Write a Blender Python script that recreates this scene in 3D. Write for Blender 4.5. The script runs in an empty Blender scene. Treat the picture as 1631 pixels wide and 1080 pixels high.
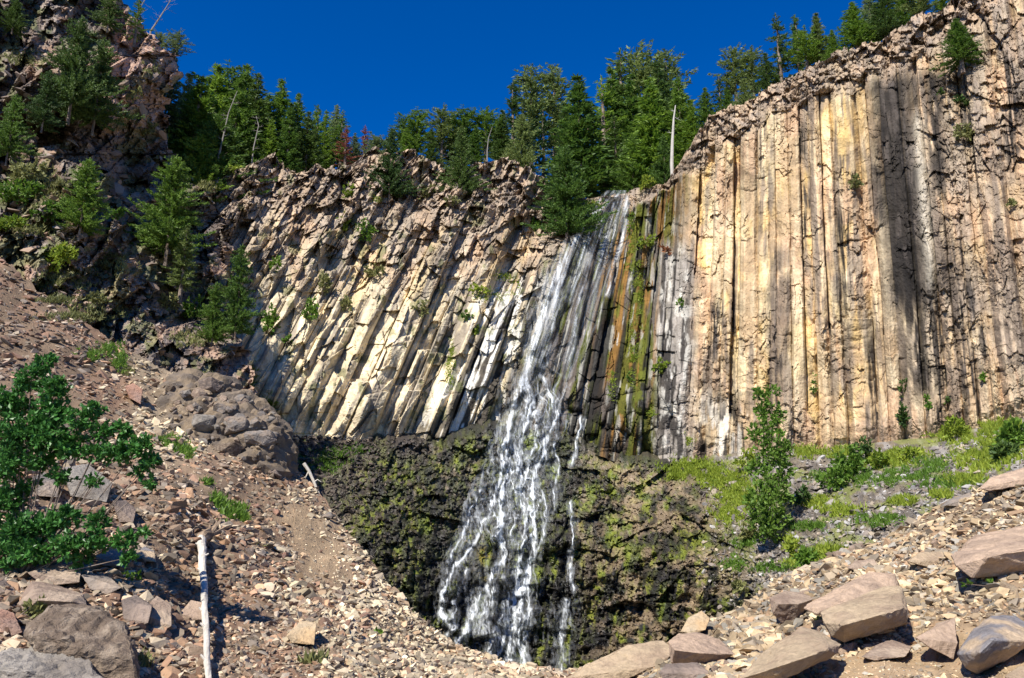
import bpy, bmesh, math, random
import numpy as np
from mathutils import Vector, Matrix, Euler

random.seed(7)
SC = bpy.context.scene
COL = SC.collection
W, H, F = 1631.0, 1080.0, 1280.0
PITCH = math.radians(14.0)
CAM = np.array([0.0, 0.0, 1.65])
f32 = np.float64

# ------------------------------------------------------------------ camera
cd = bpy.data.cameras.new('camera'); cam = bpy.data.objects.new('camera', cd); COL.objects.link(cam)
cd.sensor_width = 36.0; cd.lens = F / W * 36.0; cd.clip_end = 3000.0; cd.clip_start = 0.05
cam.location = CAM; cam.rotation_euler = (math.radians(90) + PITCH, 0, 0)
SC.camera = cam

def at(px, py, Y):
    """world point seen at photo pixel (px, py) at forward distance Y"""
    px = np.asarray(px, f32); py = np.asarray(py, f32); Y = np.asarray(Y, f32)
    a = (px - W/2) / F; b = (H/2 - py) / F
    ry = math.cos(PITCH) - b*math.sin(PITCH)
    rz = math.sin(PITCH) + b*math.cos(PITCH)
    return np.stack([a/ry*Y + 0*b, Y + 0*a + 0*b, CAM[2] + rz/ry*Y + 0*a], -1)

# ------------------------------------------------------------------ noise
def _hash(ix, iy, k=0):
    h = (ix.astype(np.int64)*374761393 + iy.astype(np.int64)*668265263 + int(k)*2147483647 + 1013904223*int(k)) & 0xffffffff
    h = ((h ^ (h >> 13)) * 1274126177) & 0xffffffff
    h = ((h ^ (h >> 16)) * 2246822519) & 0xffffffff
    h = h ^ (h >> 15)
    return (h & 0xffffff) / float(0x1000000)

def vn(x, y, k=0):
    x = np.asarray(x, f32); y = np.asarray(y, f32)
    x, y = np.broadcast_arrays(x, y)
    ix = np.floor(x); iy = np.floor(y); fx = x-ix; fy = y-iy
    fx = fx*fx*fx*(fx*(fx*6-15)+10); fy = fy*fy*fy*(fy*(fy*6-15)+10)
    a = _hash(ix, iy, k); b = _hash(ix+1, iy, k); c = _hash(ix, iy+1, k); d = _hash(ix+1, iy+1, k)
    return (a*(1-fx)+b*fx)*(1-fy) + (c*(1-fx)+d*fx)*fy      # 0..1

def fbm(x, y, k=0, o=4, g=0.5):
    s = 0; a = 1; t = 0
    for i in range(o):
        s = s + a*vn(x*2**i+17.3*i, y*2**i-9.1*i, k+i*31); t += a; a *= g
    return s/t

def vor(x, y, k=0, jit=0.9):
    """F1, F2, three cell hashes, offset from the nearest point"""
    x, y = np.broadcast_arrays(np.asarray(x, f32), np.asarray(y, f32))
    ix = np.floor(x); iy = np.floor(y)
    F1 = np.full(x.shape, 9.0); F2 = np.full(x.shape, 9.0)
    cx = np.zeros(x.shape); cy = np.zeros(x.shape); dx = np.zeros(x.shape); dy = np.zeros(x.shape)
    for i in (-1, 0, 1):
        for j in (-1, 0, 1):
            gx = ix+i; gy = iy+j
            qx = x-(gx+0.5+jit*(_hash(gx, gy, k)-0.5)); qy = y-(gy+0.5+jit*(_hash(gx, gy, k+1)-0.5))
            d = qx*qx+qy*qy
            m = d < F1
            F2 = np.where(m, F1, np.minimum(F2, d)); F1 = np.where(m, d, F1)
            cx = np.where(m, gx, cx); cy = np.where(m, gy, cy); dx = np.where(m, qx, dx); dy = np.where(m, qy, dy)
    return np.sqrt(F1), np.sqrt(F2), _hash(cx, cy, k+5), _hash(cx, cy, k+6), _hash(cx, cy, k+7), dx, dy

def facets(x, y, k=0, tilt=1.0):
    """each cell a randomly tilted plane: angular broken rock, about -0.5..0.5"""
    f1, f2, a, b, c, dx, dy = vor(x, y, k)
    return (a-0.5) + tilt*((b-0.5)*dx + (c-0.5)*dy)*1.6

def ss(a, b, x):
    t = np.clip((x-a)/(b-a), 0, 1); return t*t*(3-2*t)

def interp(x, pts):
    p = sorted(pts); return np.interp(x, [q[0] for q in p], [q[1] for q in p])

def tps(pts, lam=1e-3):
    P = np.array([(p[0]/1000., p[1]/1000.) for p in pts]); v = np.array([p[2] for p in pts], f32); n = len(P)
    def U(r2): return 0.5*r2*np.log(r2+1e-12)
    K = U(((P[:, None]-P[None])**2).sum(-1)) + lam*np.eye(n)
    A = np.zeros((n+3, n+3)); A[:n, :n] = K; A[:n, n] = 1; A[:n, n+1:] = P; A[n, :n] = 1; A[n+1:, :n] = P.T
    w = np.linalg.solve(A, np.concatenate([v, np.zeros(3)]))
    def f(x, y):
        x = np.asarray(x, f32)/1000; y = np.asarray(y, f32)/1000
        x, y = np.broadcast_arrays(x, y)
        o = w[n]+w[n+1]*x+w[n+2]*y
        for i in range(n): o = o + w[i]*U((x-P[i, 0])**2+(y-P[i, 1])**2)
        return o
    return f

def mixc(c, d, m):
    m = np.asarray(m)[..., None]; return c*(1-m)+np.asarray(d, f32)*m

# ------------------------------------------------------------------ meshes
def mesh_from(name, V, faces_flat, loops, col=None, smooth=False, uv=None, dens=None):
    me = bpy.data.meshes.new(name)
    V = np.asarray(V, np.float32).reshape(-1, 3)
    me.vertices.add(len(V)); me.vertices.foreach_set('co', V.ravel())
    nf = len(loops)
    me.loops.add(len(faces_flat)); me.loops.foreach_set('vertex_index', np.asarray(faces_flat, np.int32))
    me.polygons.add(nf)
    st = np.concatenate([[0], np.cumsum(loops)[:-1]]).astype(np.int32)
    me.polygons.foreach_set('loop_start', st)
    me.polygons.foreach_set('loop_total', np.asarray(loops, np.int32))
    me.polygons.foreach_set('use_smooth', np.full(nf, bool(smooth)))
    me.update(calc_edges=True)
    if col is not None:
        a = me.color_attributes.new('Col', 'FLOAT_COLOR', 'POINT')
        c = np.ones((len(V), 4), np.float32); c[:, :3] = np.clip(np.asarray(col).reshape(-1, 3), 0, 1); a.data.foreach_set('color', c.ravel())
    if dens is not None:
        a = me.attributes.new('dens', 'FLOAT', 'POINT'); a.data.foreach_set('value', np.asarray(dens, np.float32).ravel())
    if uv is not None:
        a = me.attributes.new('flow', 'FLOAT_VECTOR', 'POINT')
        u = np.zeros((len(V), 3), np.float32); u[:, :2] = uv.reshape(-1, 2); a.data.foreach_set('vector', u.ravel())
    me.validate(verbose=False)
    return me

def grid_mesh(name, P, col=None, smooth=False, keep=None, uv=None, dens=None):
    """P: (rows, cols, 3); rows run away downward in the picture, faces look at the camera"""
    r, c = P.shape[:2]
    idx = np.arange(r*c).reshape(r, c)
    q = np.stack([idx[:-1, :-1], idx[1:, :-1], idx[1:, 1:], idx[:-1, 1:]], -1).reshape(-1, 4)
    if keep is not None:
        k = keep[:-1, :-1] | keep[1:, :-1] | keep[1:, 1:] | keep[:-1, 1:]; q = q[k.ravel()]
        used = np.unique(q); mp = np.zeros(r*c, np.int64); mp[used] = np.arange(len(used)); q = mp[q]
        sel = lambda a: None if a is None else a.reshape(r*c, -1)[used]
        return mesh_from(name, P.reshape(-1, 3)[used], q.ravel(), np.full(len(q), 4), sel(col), smooth, sel(uv), sel(dens))
    return mesh_from(name, P, q.ravel(), np.full(len(q), 4), col, smooth, uv, dens)

def link(name, me, mat=None, parent=None, **props):
    o = bpy.data.objects.new(name, me); COL.objects.link(o)
    if mat is not None and me is not None and not me.materials: me.materials.append(mat)
    if parent is not None: o.parent = parent
    for k, v in props.items(): o[k] = v
    return o

def empty(name, loc, rz=0.0, **props):
    o = bpy.data.objects.new(name, None); COL.objects.link(o); o.location = loc; o.rotation_euler = (0, 0, rz)
    o.empty_display_size = 0.2
    for k, v in props.items(): o[k] = v
    return o

def copy_tree(o):
    c = o.copy(); COL.objects.link(c)
    for ch in o.children:
        d = ch.copy(); COL.objects.link(d); d.parent = c
        for g in ch.children:
            e = g.copy(); COL.objects.link(e); e.parent = d
    return c

# ------------------------------------------------------------------ materials
def newmat(name):
    m = bpy.data.materials.new(name); m.use_nodes = True
    nt = m.node_tree; nt.nodes.clear()
    out = nt.nodes.new('ShaderNodeOutputMaterial'); return m, nt, out

def N(nt, t, **kw):
    n = nt.nodes.new(t)
    for k, v in kw.items():
        if k.startswith('i_'):
            key = k[2:]; key = int(key) if key.isdigit() else key.replace('_', ' ')
            n.inputs[key].default_value = v
        else: setattr(n, k, v)
    return n

def rock_mat(name, base=None, rough=0.9, spec=0.25, s1=3.0, s2=14.0, var=0.35, bump=0.5, bdist=0.05, crack=0.0):
    m, nt, out = newmat(name); L = nt.links.new
    p = N(nt, 'ShaderNodeBsdfPrincipled'); p.inputs['Roughness'].default_value = rough
    p.inputs['Specular IOR Level'].default_value = spec
    tc = N(nt, 'ShaderNodeTexCoord')
    n1 = N(nt, 'ShaderNodeTexNoise'); n1.inputs['Scale'].default_value = s1; n1.inputs['Detail'].default_value = 6; n1.inputs['Roughness'].default_value = 0.65
    n2 = N(nt, 'ShaderNodeTexNoise'); n2.inputs['Scale'].default_value = s2; n2.inputs['Detail'].default_value = 5; n2.inputs['Roughness'].default_value = 0.7
    L(tc.outputs['Object'], n1.inputs['Vector']); L(tc.outputs['Object'], n2.inputs['Vector'])
    if base is None:
        a = N(nt, 'ShaderNodeAttribute', attribute_name='Col'); csrc = a.outputs['Color']
    else:
        a = N(nt, 'ShaderNodeRGB'); a.outputs[0].default_value = (*base, 1); csrc = a.outputs[0]
    ad = N(nt, 'ShaderNodeMath', operation='ADD'); L(n1.outputs['Fac'], ad.inputs[0]); L(n2.outputs['Fac'], ad.inputs[1])
    mr = N(nt, 'ShaderNodeMapRange'); mr.inputs['From Min'].default_value = 0.6; mr.inputs['From Max'].default_value = 1.4
    mr.inputs['To Min'].default_value = 1-var; mr.inputs['To Max'].default_value = 1+var
    L(ad.outputs[0], mr.inputs['Value'])
    mu = N(nt, 'ShaderNodeVectorMath', operation='SCALE'); L(csrc, mu.inputs[0]); L(mr.outputs[0], mu.inputs['Scale'])
    L(mu.outputs[0], p.inputs['Base Color'])
    b = N(nt, 'ShaderNodeBump'); b.inputs['Strength'].default_value = bump; b.inputs['Distance'].default_value = bdist
    L(n2.outputs['Fac'], b.inputs['Height']); L(b.outputs[0], p.inputs['Normal'])
    L(p.outputs[0], out.inputs[0])
    return m

def leaf_mat(name, c1, c2, rough=0.55, trans=0.35, scale=6.0):
    m, nt, out = newmat(name); L = nt.links.new
    g = N(nt, 'ShaderNodeNewGeometry'); oi = N(nt, 'ShaderNodeObjectInfo')
    tc = N(nt, 'ShaderNodeTexCoord'); n1 = N(nt, 'ShaderNodeTexNoise'); n1.inputs['Scale'].default_value = scale; n1.inputs['Detail'].default_value = 3
    L(tc.outputs['Object'], n1.inputs['Vector'])
    a1 = N(nt, 'ShaderNodeMath', operation='MULTIPLY_ADD'); L(g.outputs['Random Per Island'], a1.inputs[0]); a1.inputs[1].default_value = 0.55; L(n1.outputs['Fac'], a1.inputs[2])
    a2 = N(nt, 'ShaderNodeMath', operation='MULTIPLY_ADD'); L(oi.outputs['Random'], a2.inputs[0]); a2.inputs[1].default_value = 0.45; L(a1.outputs[0], a2.inputs[2])
    mr = N(nt, 'ShaderNodeMapRange'); mr.inputs['From Min'].default_value = 0.55; mr.inputs['From Max'].default_value = 1.35; L(a2.outputs[0], mr.inputs['Value'])
    mx = N(nt, 'ShaderNodeMix', data_type='RGBA'); mx.inputs['A'].default_value = (*c1, 1); mx.inputs['B'].default_value = (*c2, 1)
    L(mr.outputs[0], mx.inputs['Factor'])
    p = N(nt, 'ShaderNodeBsdfPrincipled'); p.inputs['Roughness'].default_value = rough; p.inputs['Specular IOR Level'].default_value = 0.3
    L(mx.outputs['Result'], p.inputs['Base Color'])
    t = N(nt, 'ShaderNodeBsdfTranslucent'); L(mx.outputs['Result'], t.inputs['Color'])
    ms = N(nt, 'ShaderNodeMixShader'); ms.inputs[0].default_value = trans; L(p.outputs[0], ms.inputs[1]); L(t.outputs[0], ms.inputs[2])
    L(ms.outputs[0], out.inputs[0])
    return m

M_CLIFF = rock_mat('basalt_rock', s1=1.2, s2=7.0, var=0.30, bump=0.55, bdist=0.10)
M_WET = rock_mat('wet_mossy_rock', rough=0.42, spec=0.6, s1=2.0, s2=9.0, var=0.4, bump=0.6, bdist=0.12)
M_GROUND = rock_mat('stony_soil', s1=2.5, s2=22.0, var=0.32, bump=0.7, bdist=0.03)
M_STONE = rock_mat('broken_stone', s1=3.0, s2=18.0, var=0.28, bump=0.5, bdist=0.02)

# ------------------------------------------------------------------ light
SUN = np.array([-0.36, -0.60, 0.72]); SUN = SUN/np.linalg.norm(SUN)
elev = math.asin(SUN[2])
sl = bpy.data.lights.new('sun', 'SUN'); sl.energy = 4.6; sl.angle = math.radians(0.53); sl.color = (1.0, 0.95, 0.85)
so = bpy.data.objects.new('sun', sl); COL.objects.link(so)
so.rotation_euler = Vector(SUN).to_track_quat('Z', 'Y').to_euler(); so.location = (0, 0, 60)
wd = bpy.data.worlds.new('World'); SC.world = wd; wd.use_nodes = True
nt = wd.node_tree; nt.nodes.clear()
wo = nt.nodes.new('ShaderNodeOutputWorld'); bg = nt.nodes.new('ShaderNodeBackground'); sky = nt.nodes.new('ShaderNodeTexSky')
sky.sky_type = 'NISHITA'; sky.sun_disc = False; sky.sun_elevation = elev
sky.sun_rotation = math.atan2(SUN[0], SUN[1])
sky.altitude = 2200; sky.air_density = 1.0; sky.dust_density = 0.1; sky.ozone_density = 4.0
hs = nt.nodes.new('ShaderNodeHueSaturation'); hs.inputs['Hue'].default_value = 0.514; hs.inputs['Saturation'].default_value = 1.5; hs.inputs['Value'].default_value = 0.95
nt.links.new(sky.outputs[0], hs.inputs['Color']); nt.links.new(hs.outputs[0], bg.inputs[0]); nt.links.new(bg.outputs[0], wo.inputs[0])
bg.inputs[1].default_value = 0.10
SC.view_settings.view_transform = 'Standard'; SC.view_settings.look = 'None'; SC.view_settings.exposure = 0.85; SC.view_settings.gamma = 1
# ================================================================== MAIN CLIFF
LEAN = [(-100, .56), (350, .55), (500, .50), (650, .42), (760, .38), (850, .30), (930, .20), (1050, .07), (1200, 0.0), (1400, -.07), (1640, -.12), (1900, -.15)]
RIM = [(-200, 330), (150, 300), (310, 288), (350, 282), (430, 250), (470, 268), (560, 262), (590, 240), (650, 238), (690, 262), (740, 268), (790, 255), (830, 262), (870, 285), (900, 325), (935, 318),
       (960, 314), (1000, 306), (1060, 290), (1090, 250), (1130, 182), (1180, 165), (1230, 135), (1290, 100), (1340, 82), (1400, 62), (1450, 38), (1500, 10), (1560, -35), (1640, -70), (1900, -120)]
BASE = [(-200, 560), (150, 560), (330, 590), (380, 612), (450, 690), (560, 694), (700, 697), (780, 672), (850, 660), (930, 700), (1040, 728), (1100, 742), (1180, 715), (1300, 722), (1400, 712), (1500, 700), (1631, 668), (1900, 600)]
cliffY0 = tps([(-100, 300, 42), (-100, 600, 37), (330, 290, 40), (330, 600, 34.8), (450, 250, 43), (450, 450, 40), (450, 690, 36.5), (600, 245, 45.5), (600, 450, 41.5), (600, 695, 38),
               (760, 265, 47), (760, 450, 43), (760, 690, 39.5), (880, 320, 47.5), (870, 450, 44), (850, 660, 40.5), (960, 312, 47), (960, 500, 43.5), (940, 700, 40.5),
               (1050, 300, 45.5), (1050, 500, 42.3), (1050, 725, 39.3), (1110, 220, 43.5), (1100, 500, 40), (1100, 740, 37.5), (1200, 150, 41.5), (1200, 450, 38.3), (1200, 715, 36),
               (1300, 100, 39.5), (1300, 715, 34), (1400, 60, 38), (1400, 400, 35), (1400, 710, 32.5), (1500, 10, 36.5), (1500, 700, 31), (1631, -70, 34.5), (1631, 300, 31), (1631, 660, 29), (1900, 0, 30), (1900, 600, 26)])

def lean(u): return interp(u, LEAN)
def pxy_to_u(px, py):
    u = np.array(px, f32)*1.0
    for _ in range(25): u = 0.5*u + 0.5*(px - lean(u)*(600-py))
    return u

_rs = np.random.RandomState(11)
_b = [-400.0]
while _b[-1] < 2100:
    x = _b[-1]
    w = _rs.choice([_rs.uniform(12, 20), _rs.uniform(22, 46)]) if x < 760 else (_rs.uniform(13, 26) if x < 1080 else _rs.choice([_rs.uniform(12, 20), _rs.uniform(20, 32), _rs.uniform(32, 52)]))
    _b.append(x+w)
BND = np.array(_b); NB = len(BND)
C_off = _rs.normal(0, 1, NB); C_off = np.clip(0.6*C_off+0.4*np.convolve(C_off, np.ones(3)/3, 'same')*1.5, -.8, 1.4)
C_a = _rs.uniform(.08, .42, NB); C_b = _rs.uniform(.62, .95, NB); C_t = _rs.uniform(-1, 1, NB); C_ph = _rs.uniform(0, 50, NB)
C_len = _rs.uniform(45, 150, NB); C_cut = _rs.uniform(0, 1, NB); C_h = _rs.uniform(0, 1, NB); C_h2 = _rs.uniform(0, 1, NB); C_h3 = _rs.uniform(0, 1, NB)
C_amp = _rs.uniform(.5, 1.3, NB)

def cliff_fields(u, py, px):
    """relief toward the camera in metres, and albedo"""
    rimy = interp(px, RIM); dr = py-rimy
    left = 1-ss(790, 880, u); right = ss(1030, 1100, u); mid = np.clip(1-left-right, 0, 1)
    uw = u + 3.5*(vn(u/45., py/120., 3)-.5) + 1.2*(vn(u/14., py/18., 4)-.5)
    i = np.clip(np.searchsorted(BND, uw, side='right')-1, 0, NB-2)
    wpx = BND[i+1]-BND[i]; t = (uw-BND[i])/wpx
    wm = wpx*0.031
    a = C_a[i]; b = C_b[i]
    prof = np.where(t < a, t/a, np.where(t > b, (1-t)/(1-b), 1.0))
    prof = np.clip(prof, 0, 1)*.85 + .15*np.sqrt(np.clip(prof, 0, 1))
    soft = .35+.9*vn(i*.37, py/130., 5)*1.0+.3*left
    mid_t = np.clip((t-a)/(b-a), 0, 1)
    col_d = wm*0.36*prof*soft + wm*0.30*C_t[i]*(mid_t-.5)
    ln = C_len[i]*(1-.35*left)
    segp = (py + 8*(vn(uw/9., py/40., 8)-.5))/ln + C_ph[i]
    seg = np.floor(segp); fr = segp-seg
    hs = _hash(seg, i, 21); hs2 = _hash(seg, i, 22); hs3 = _hash(seg, i, 23)
    seg_d = (hs-.5)*(.62*left+.22*right*(hs3 > .45)+.42*mid) + (hs2-.5)*.35*(fr-.5)*(1-.6*right) + (hs3-.5)*.5*(t-.5)*wm
    joint = np.exp(-((np.minimum(fr, 1-fr)*ln)/1.6)**2)*0.05*(hs2 > .5)
    # columns broken short: upper part set back
    cuty = 330 + 330*C_cut[i]
    cut = np.where((C_h[i] > .62) & (py < cuty), -0.3-0.45*C_h2[i], 0.0)*right*ss(900, 1120, u)
    cut2 = np.where((C_h[i] > .45) & (py < 300+330*C_cut[i]), -0.3-0.6*C_h2[i], 0.0)*left
    # rubble near the rim
    rt = 80*right+105*left+40*mid + 45*(vn(px/60., 3.3, 9)-.5) + 25*(vn(px/17., 3.3, 91)-.5) + 60*ss(420, 330, px) - 20
    rag = 1-ss(rt*0.7, rt*1.15, dr + 22*(fbm(px/30., py/30., 12)-.5))
    f_l = facets(px/26.+py/60., py/32.-px/90., 31, .7); f_m = facets(px/12., py/10., 41, .7); f_s = facets(px/5.5, py/5., 51, .8)
    f_x = facets(u/17., py/46., 61, .9)
    spall = facets(u/30., py/70., 71, .8)
    ragd = .75*f_l + .38*f_m + .16*f_s
    lf = 2.2*(fbm(u/95., py/200., 81, 3)-.5)
    # overall brokenness in the left cliff's upper half
    brk = left*ss(520, 380, py+60*(fbm(px/70., py/70., 13)-.5))
    brk = np.maximum(brk, .75*ss(760, 800, u)*(1-ss(830, 900, u))*ss(350, 420, py)*(1-ss(620, 690, py)))
    d = (col_d*(1-.55*brk)*(1.05*left+1.15*right+1.2*mid) + C_off[i]*(.20*left+.15*right+.26*mid) + seg_d + cut + cut2 - joint)*(1-.75*rag)
    d = d + ragd*rag + lf + f_x*(.34*left+.05*right+.25*mid) + spall*(.38*left+.06*right+.3*mid)
    d = d + brk*(.75*facets(u/24., py/36., 101, .9)+.3*facets(u/11., py/17., 103, .9)+.15*f_m)
    d = d + (right*ss(1440, 1520, px)*ss(430, 200, py))*(.5*facets(px/38.-py/90., py/55., 121, .8)+.25*f_m)
    rp = right*ss(.52, .62, fbm(px/38., py/60., 125, 3)+.10*ss(1330, 1480, px))
    d = d + rp*(.17*facets(px/13., py/19., 126, .8)+.09*facets(px/6., py/7., 127, .8))
    # scalloped chisel marks on some right columns
    chis = right*(C_h3[i] > .62)*ss(430, 520, py)
    d = d + chis*.05*np.abs(np.sin(py/5.5+3*vn(u/20., py/30., 15)+1.2*t))
    d = d + .10*(fbm(px/7., py/9., 16, 3)-.5) + .05*(fbm(px/2.6, py/3., 17, 2)-.5)
    # cleft behind the fall
    d = d - .5*np.exp(-((px-(1035-.25*(py-400)*0))/14.)**2)*ss(300, 360, py)
    # boulders at the fall's foot step
    ft = mid*ss(590, 640, py)
    f1, f2, h1, h2, h3, dx, dy = vor(px/26., py/30., 141)
    d = d + ft*(.75*np.sqrt(np.clip(1-f1*f1*1.6, 0, 1))-.2 + .3*h1)
    d = d - .9*ss(60, -5, interp(px, BASE)-py)*left - .4*ss(40, -5, interp(px, BASE)-py)*(1-left)
    # ---------------- colour
    n1 = fbm(u/26., py/120., 201, 4); n2 = fbm(px/40., py/40., 211, 4); n3 = fbm(u/7., py/60., 221, 3); n4 = fbm(px/9., py/9., 231, 3)
    ch = C_h[i]; ch2 = C_h2[i]
    c = np.zeros(px.shape+(3,)) + np.array([.41, .305, .195])
    yel = np.array([.56, .40, .17]); pink = np.array([.46, .325, .22]); gry = np.array([.235, .20, .17]); cream = np.array([.60, .51, .36]); brn = np.array([.27, .195, .135])
    dk = np.array([.04, .035, .033]); wht = np.array([.68, .65, .60]); och = np.array([.36, .20, .05]); moss = np.array([.15, .17, .02])
    c = mixc(c, yel, right*(1-ss(1330, 1420, px))*ss(.42, .6, .5*n1+.5*(.25*ch+.75*n2)+.10*(ch-.5))*.85)
    c = mixc(c, pink, right*ss(.48, .62, fbm(px/55., py/80., 241)+.16*(ch2-.5))*.85)
    c = mixc(c, cream, right*ss(.5, .66, n1+.12*(hs-.5))*.55)
    c = mixc(c, cream, right*ss(.5, .68, n3)*.4)
    c = mixc(c, (.20, .165, .14), right*ss(.60, .72, fbm(u/15., py/150., 246, 3)+.08*(ch2-.5))*.7)
    # greyer brown right of the stain
    c = mixc(c, (.30, .245, .20), ss(1370, 1470, px)*ss(.35, .58, .6*n1+.4*n2)*.75*ss(700, 520, py+120*(n2-.5)))
    c = mixc(c, (.31, .235, .185), right*ss(.5, .6, n2)*ss(640, 720, py+50*n3)*.5)
    # left cliff
    c = mixc(c, (.47, .40, .30), left)
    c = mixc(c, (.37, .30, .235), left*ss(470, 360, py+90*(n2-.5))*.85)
    c = mixc(c, (.42, .30, .20), left*ss(.52, .62, fbm(px/40., py/50., 251))*ss(520, 420, py)*.7)
    c = mixc(c, (.60, .45, .21), left*ss(.5, .63, fbm(u/30., py/200., 261)+.08*(ch-.5))*.75*(1-.7*brk))
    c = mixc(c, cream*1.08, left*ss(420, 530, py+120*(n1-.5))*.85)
    c = mixc(c, gry, left*ss(.58, .70, fbm(u/11., py/90., 271, 3)+.1*(ch2-.5))*.8)
    c = mixc(c, gry, left*ss(.52, .64, n4+.25*(hs-.5))*.35)
    bl = left*ss(640, 770, u+30*(n2-.5))*ss(400, 470, py)
    c = mixc(c, dk, bl*ss(.44, .54, fbm(u/13., py/120., 281, 3)+.12*(ch-.5)+.05*ss(700, 800, u))*.92)
    c = mixc(c, wht, bl*ss(.52, .62, fbm(u/8., py/50., 291, 3)+.05*(hs-.5))*.9)
    # middle: wet dark, moss, ochre
    c = mixc(c, (.11, .088, .072), mid*.95)
    c = mixc(c, (.24, .20, .175), mid*ss(.5, .62, fbm(u/14., py/80., 301))*.8)
    c = mixc(c, och, mid*ss(930, 980, px)*ss(.45, .57, fbm(u/10., py/110., 311)+.04*mid)*.9)
    c = mixc(c, moss, mid*ss(.48, .58, fbm(u/8., py/70., 321)+.08*ss(960, 1010, px)*(1-ss(1040, 1060, px)))*.85)
    c = mixc(c, wht*.8, mid*ss(.60, .68, fbm(u/7., py/45., 331))*.8)
    c = mixc(c, (.03, .028, .027), mid*ss(.52, .6, fbm(u/8., py/200., 341))*.85)
    c = mixc(c, (.20, .22, .03), np.exp(-((px-1018-6*np.sin(py/40.))/9.)**2)*ss(320, 340, py)*(1-ss(640, 700, py))*ss(.4, .5, fbm(px/9., py/14., 345))*.9)
    c = c*(1-.36*mid[..., None])
    # black and white streaks right of the fall
    sk = ss(1035, 1060, px)*(1-ss(1085, 1115, px+20*(n2-.5)))*ss(370, 420, py)
    c = mixc(c, (.30, .275, .255), sk*.9)
    c = mixc(c, dk, sk*ss(.48, .56, fbm(u/9., py/90., 351))*.9)
    c = mixc(c, wht*.85, sk*ss(.55, .66, fbm(u/7., py/26., 361, 4))*.65)
    s2 = ss(1095, 1125, px)*(1-ss(1180, 1210, px))*ss(600, 680, py+60*(n3-.5))
    c = mixc(c, wht*.85, s2*ss(.45, .55, fbm(u/9., py/50., 371))*.7)
    c = mixc(c, dk, s2*ss(.53, .6, fbm(u/8., py/90., 381))*.9)
    # the long dark stain and its neighbours
    def streak(cx0, y0, cx1, y1, w, k, th=.40, fade=40):
        cxx = cx0+(cx1-cx0)*(py-y0)/(y1-y0)
        wv = BND[np.clip(i, 0, NB-2)]*.5+BND[np.clip(i+1, 0, NB-1)]*.5; qx = px+.55*(wv-uw)+7*(fbm(px/9., py/16., k+70, 3)-.5)
        g = np.exp(-np.abs((qx-cxx)/(w*(.75+.5*vn(py/60., k, k))))**5)*ss(y0-fade*.3, y0+fade*.5, py)*(1-ss(y1-fade, y1+fade*.6, py))
        return g*ss(th-.12, th+.05, fbm(u/9., py/55., k, 3))*(1 if w > 14 else ss(.36, .56, fbm(u/3.2, py/60., k+50, 3)))
    for a_ in ((1418, 115, 1452, 500, 34, 401, .12), (1398, 120, 1425, 330, 8, 402, .36), (1350, 330, 1352, 520, 7, 421, .4), (1530, 60, 1560, 320, 9, 422, .42), (1385, 500, 1392, 720, 10, 425, .4), (1180, 330, 1170, 600, 5, 426, .5), (1280, 200, 1282, 420, 6, 427, .48), (1232, 410, 1228, 700, 9, 423, .36), (1460, 180, 1500, 700, 9, 424, .44), (1440, 380, 1475, 640, 19, 403, .34), (1483, 110, 1502, 340, 15, 404, .36), (1520, 380, 1556, 680, 11, 405, .36),
               (1545, 440, 1580, 640, 6, 406, .45), (1248, 400, 1240, 620, 8, 407, .45), (1140, 480, 1125, 730, 6, 408, .42), (1330, 420, 1332, 560, 5, 409, .46), (1380, 540, 1385, 700, 9, 410, .46), (1600, 80, 1620, 280, 6, 411, .5), (1500, 500, 1520, 640, 5, 412, .44)):
        g = streak(*a_)
        c = mixc(c, np.array([.040, .034, .031])*(.8+1.3*ss(.5, .7, fbm(u/10., py/40., 440, 4)))[..., None], g*.96)
    for a_ in ((1240, 390, 1228, 720, 15, 431, .34), (1392, 470, 1395, 725, 13, 432, .34), (1160, 470, 1150, 640, 12, 433, .42), (1312, 300, 1308, 520, 14, 434, .46), (1500, 330, 1535, 700, 15, 435, .40), (1590, 250, 1610, 600, 14, 436, .42), (1210, 180, 1205, 400, 12, 437, .48), (1340, 110, 1345, 300, 13, 438, .46)):
        c = mixc(c, np.array([.19, .15, .12]), streak(*a_)*.85)
    c = mixc(c, (.58, .52, .43), np.exp(-((px-(1470+.08*(py-300)))/8.)**2)*ss(170, 200, py)*(1-ss(420, 480, py))*.6*right)
    # rubble at the rim: pinkish grey
    c = mixc(c, (.37, .295, .235), rag*.8)
    c = mixc(c, (.42, .315, .225), rag*ss(.5, .6, fbm(px/16., py/14., 421))*.7)
    c = mixc(c, (.20, .17, .15), rag*ss(.55, .66, fbm(px/8., py/8., 431)+.2*(vor(px/12., py/11., 41)[2]-.5))*.6)
    # damp green growth in joints
    gr = left*ss(.66, .74, fbm(px/16., py/22., 441, 4))*.5
    c = mixc(c, (.13, .15, .04), gr)
    # lichen / dust grain per facet
    c = c*(0.86+.28*vor(px/12., py/11., 41)[2][..., None])*(0.9+.2*(hs3[..., None]))
    c = np.clip(c, 0, 1)**1.2*1.14*np.array([1.0, 1.0, .97])
    lum = c.mean(-1, keepdims=True); c = lum+(c-lum)*(.96-.04*left[..., None])
    return d, c

def cliffY(px, py):
    u = pxy_to_u(px, py)
    d, _ = cliff_fields(u, np.asarray(py, f32), np.asarray(px, f32))
    return cliffY0(px, py)-d

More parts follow.
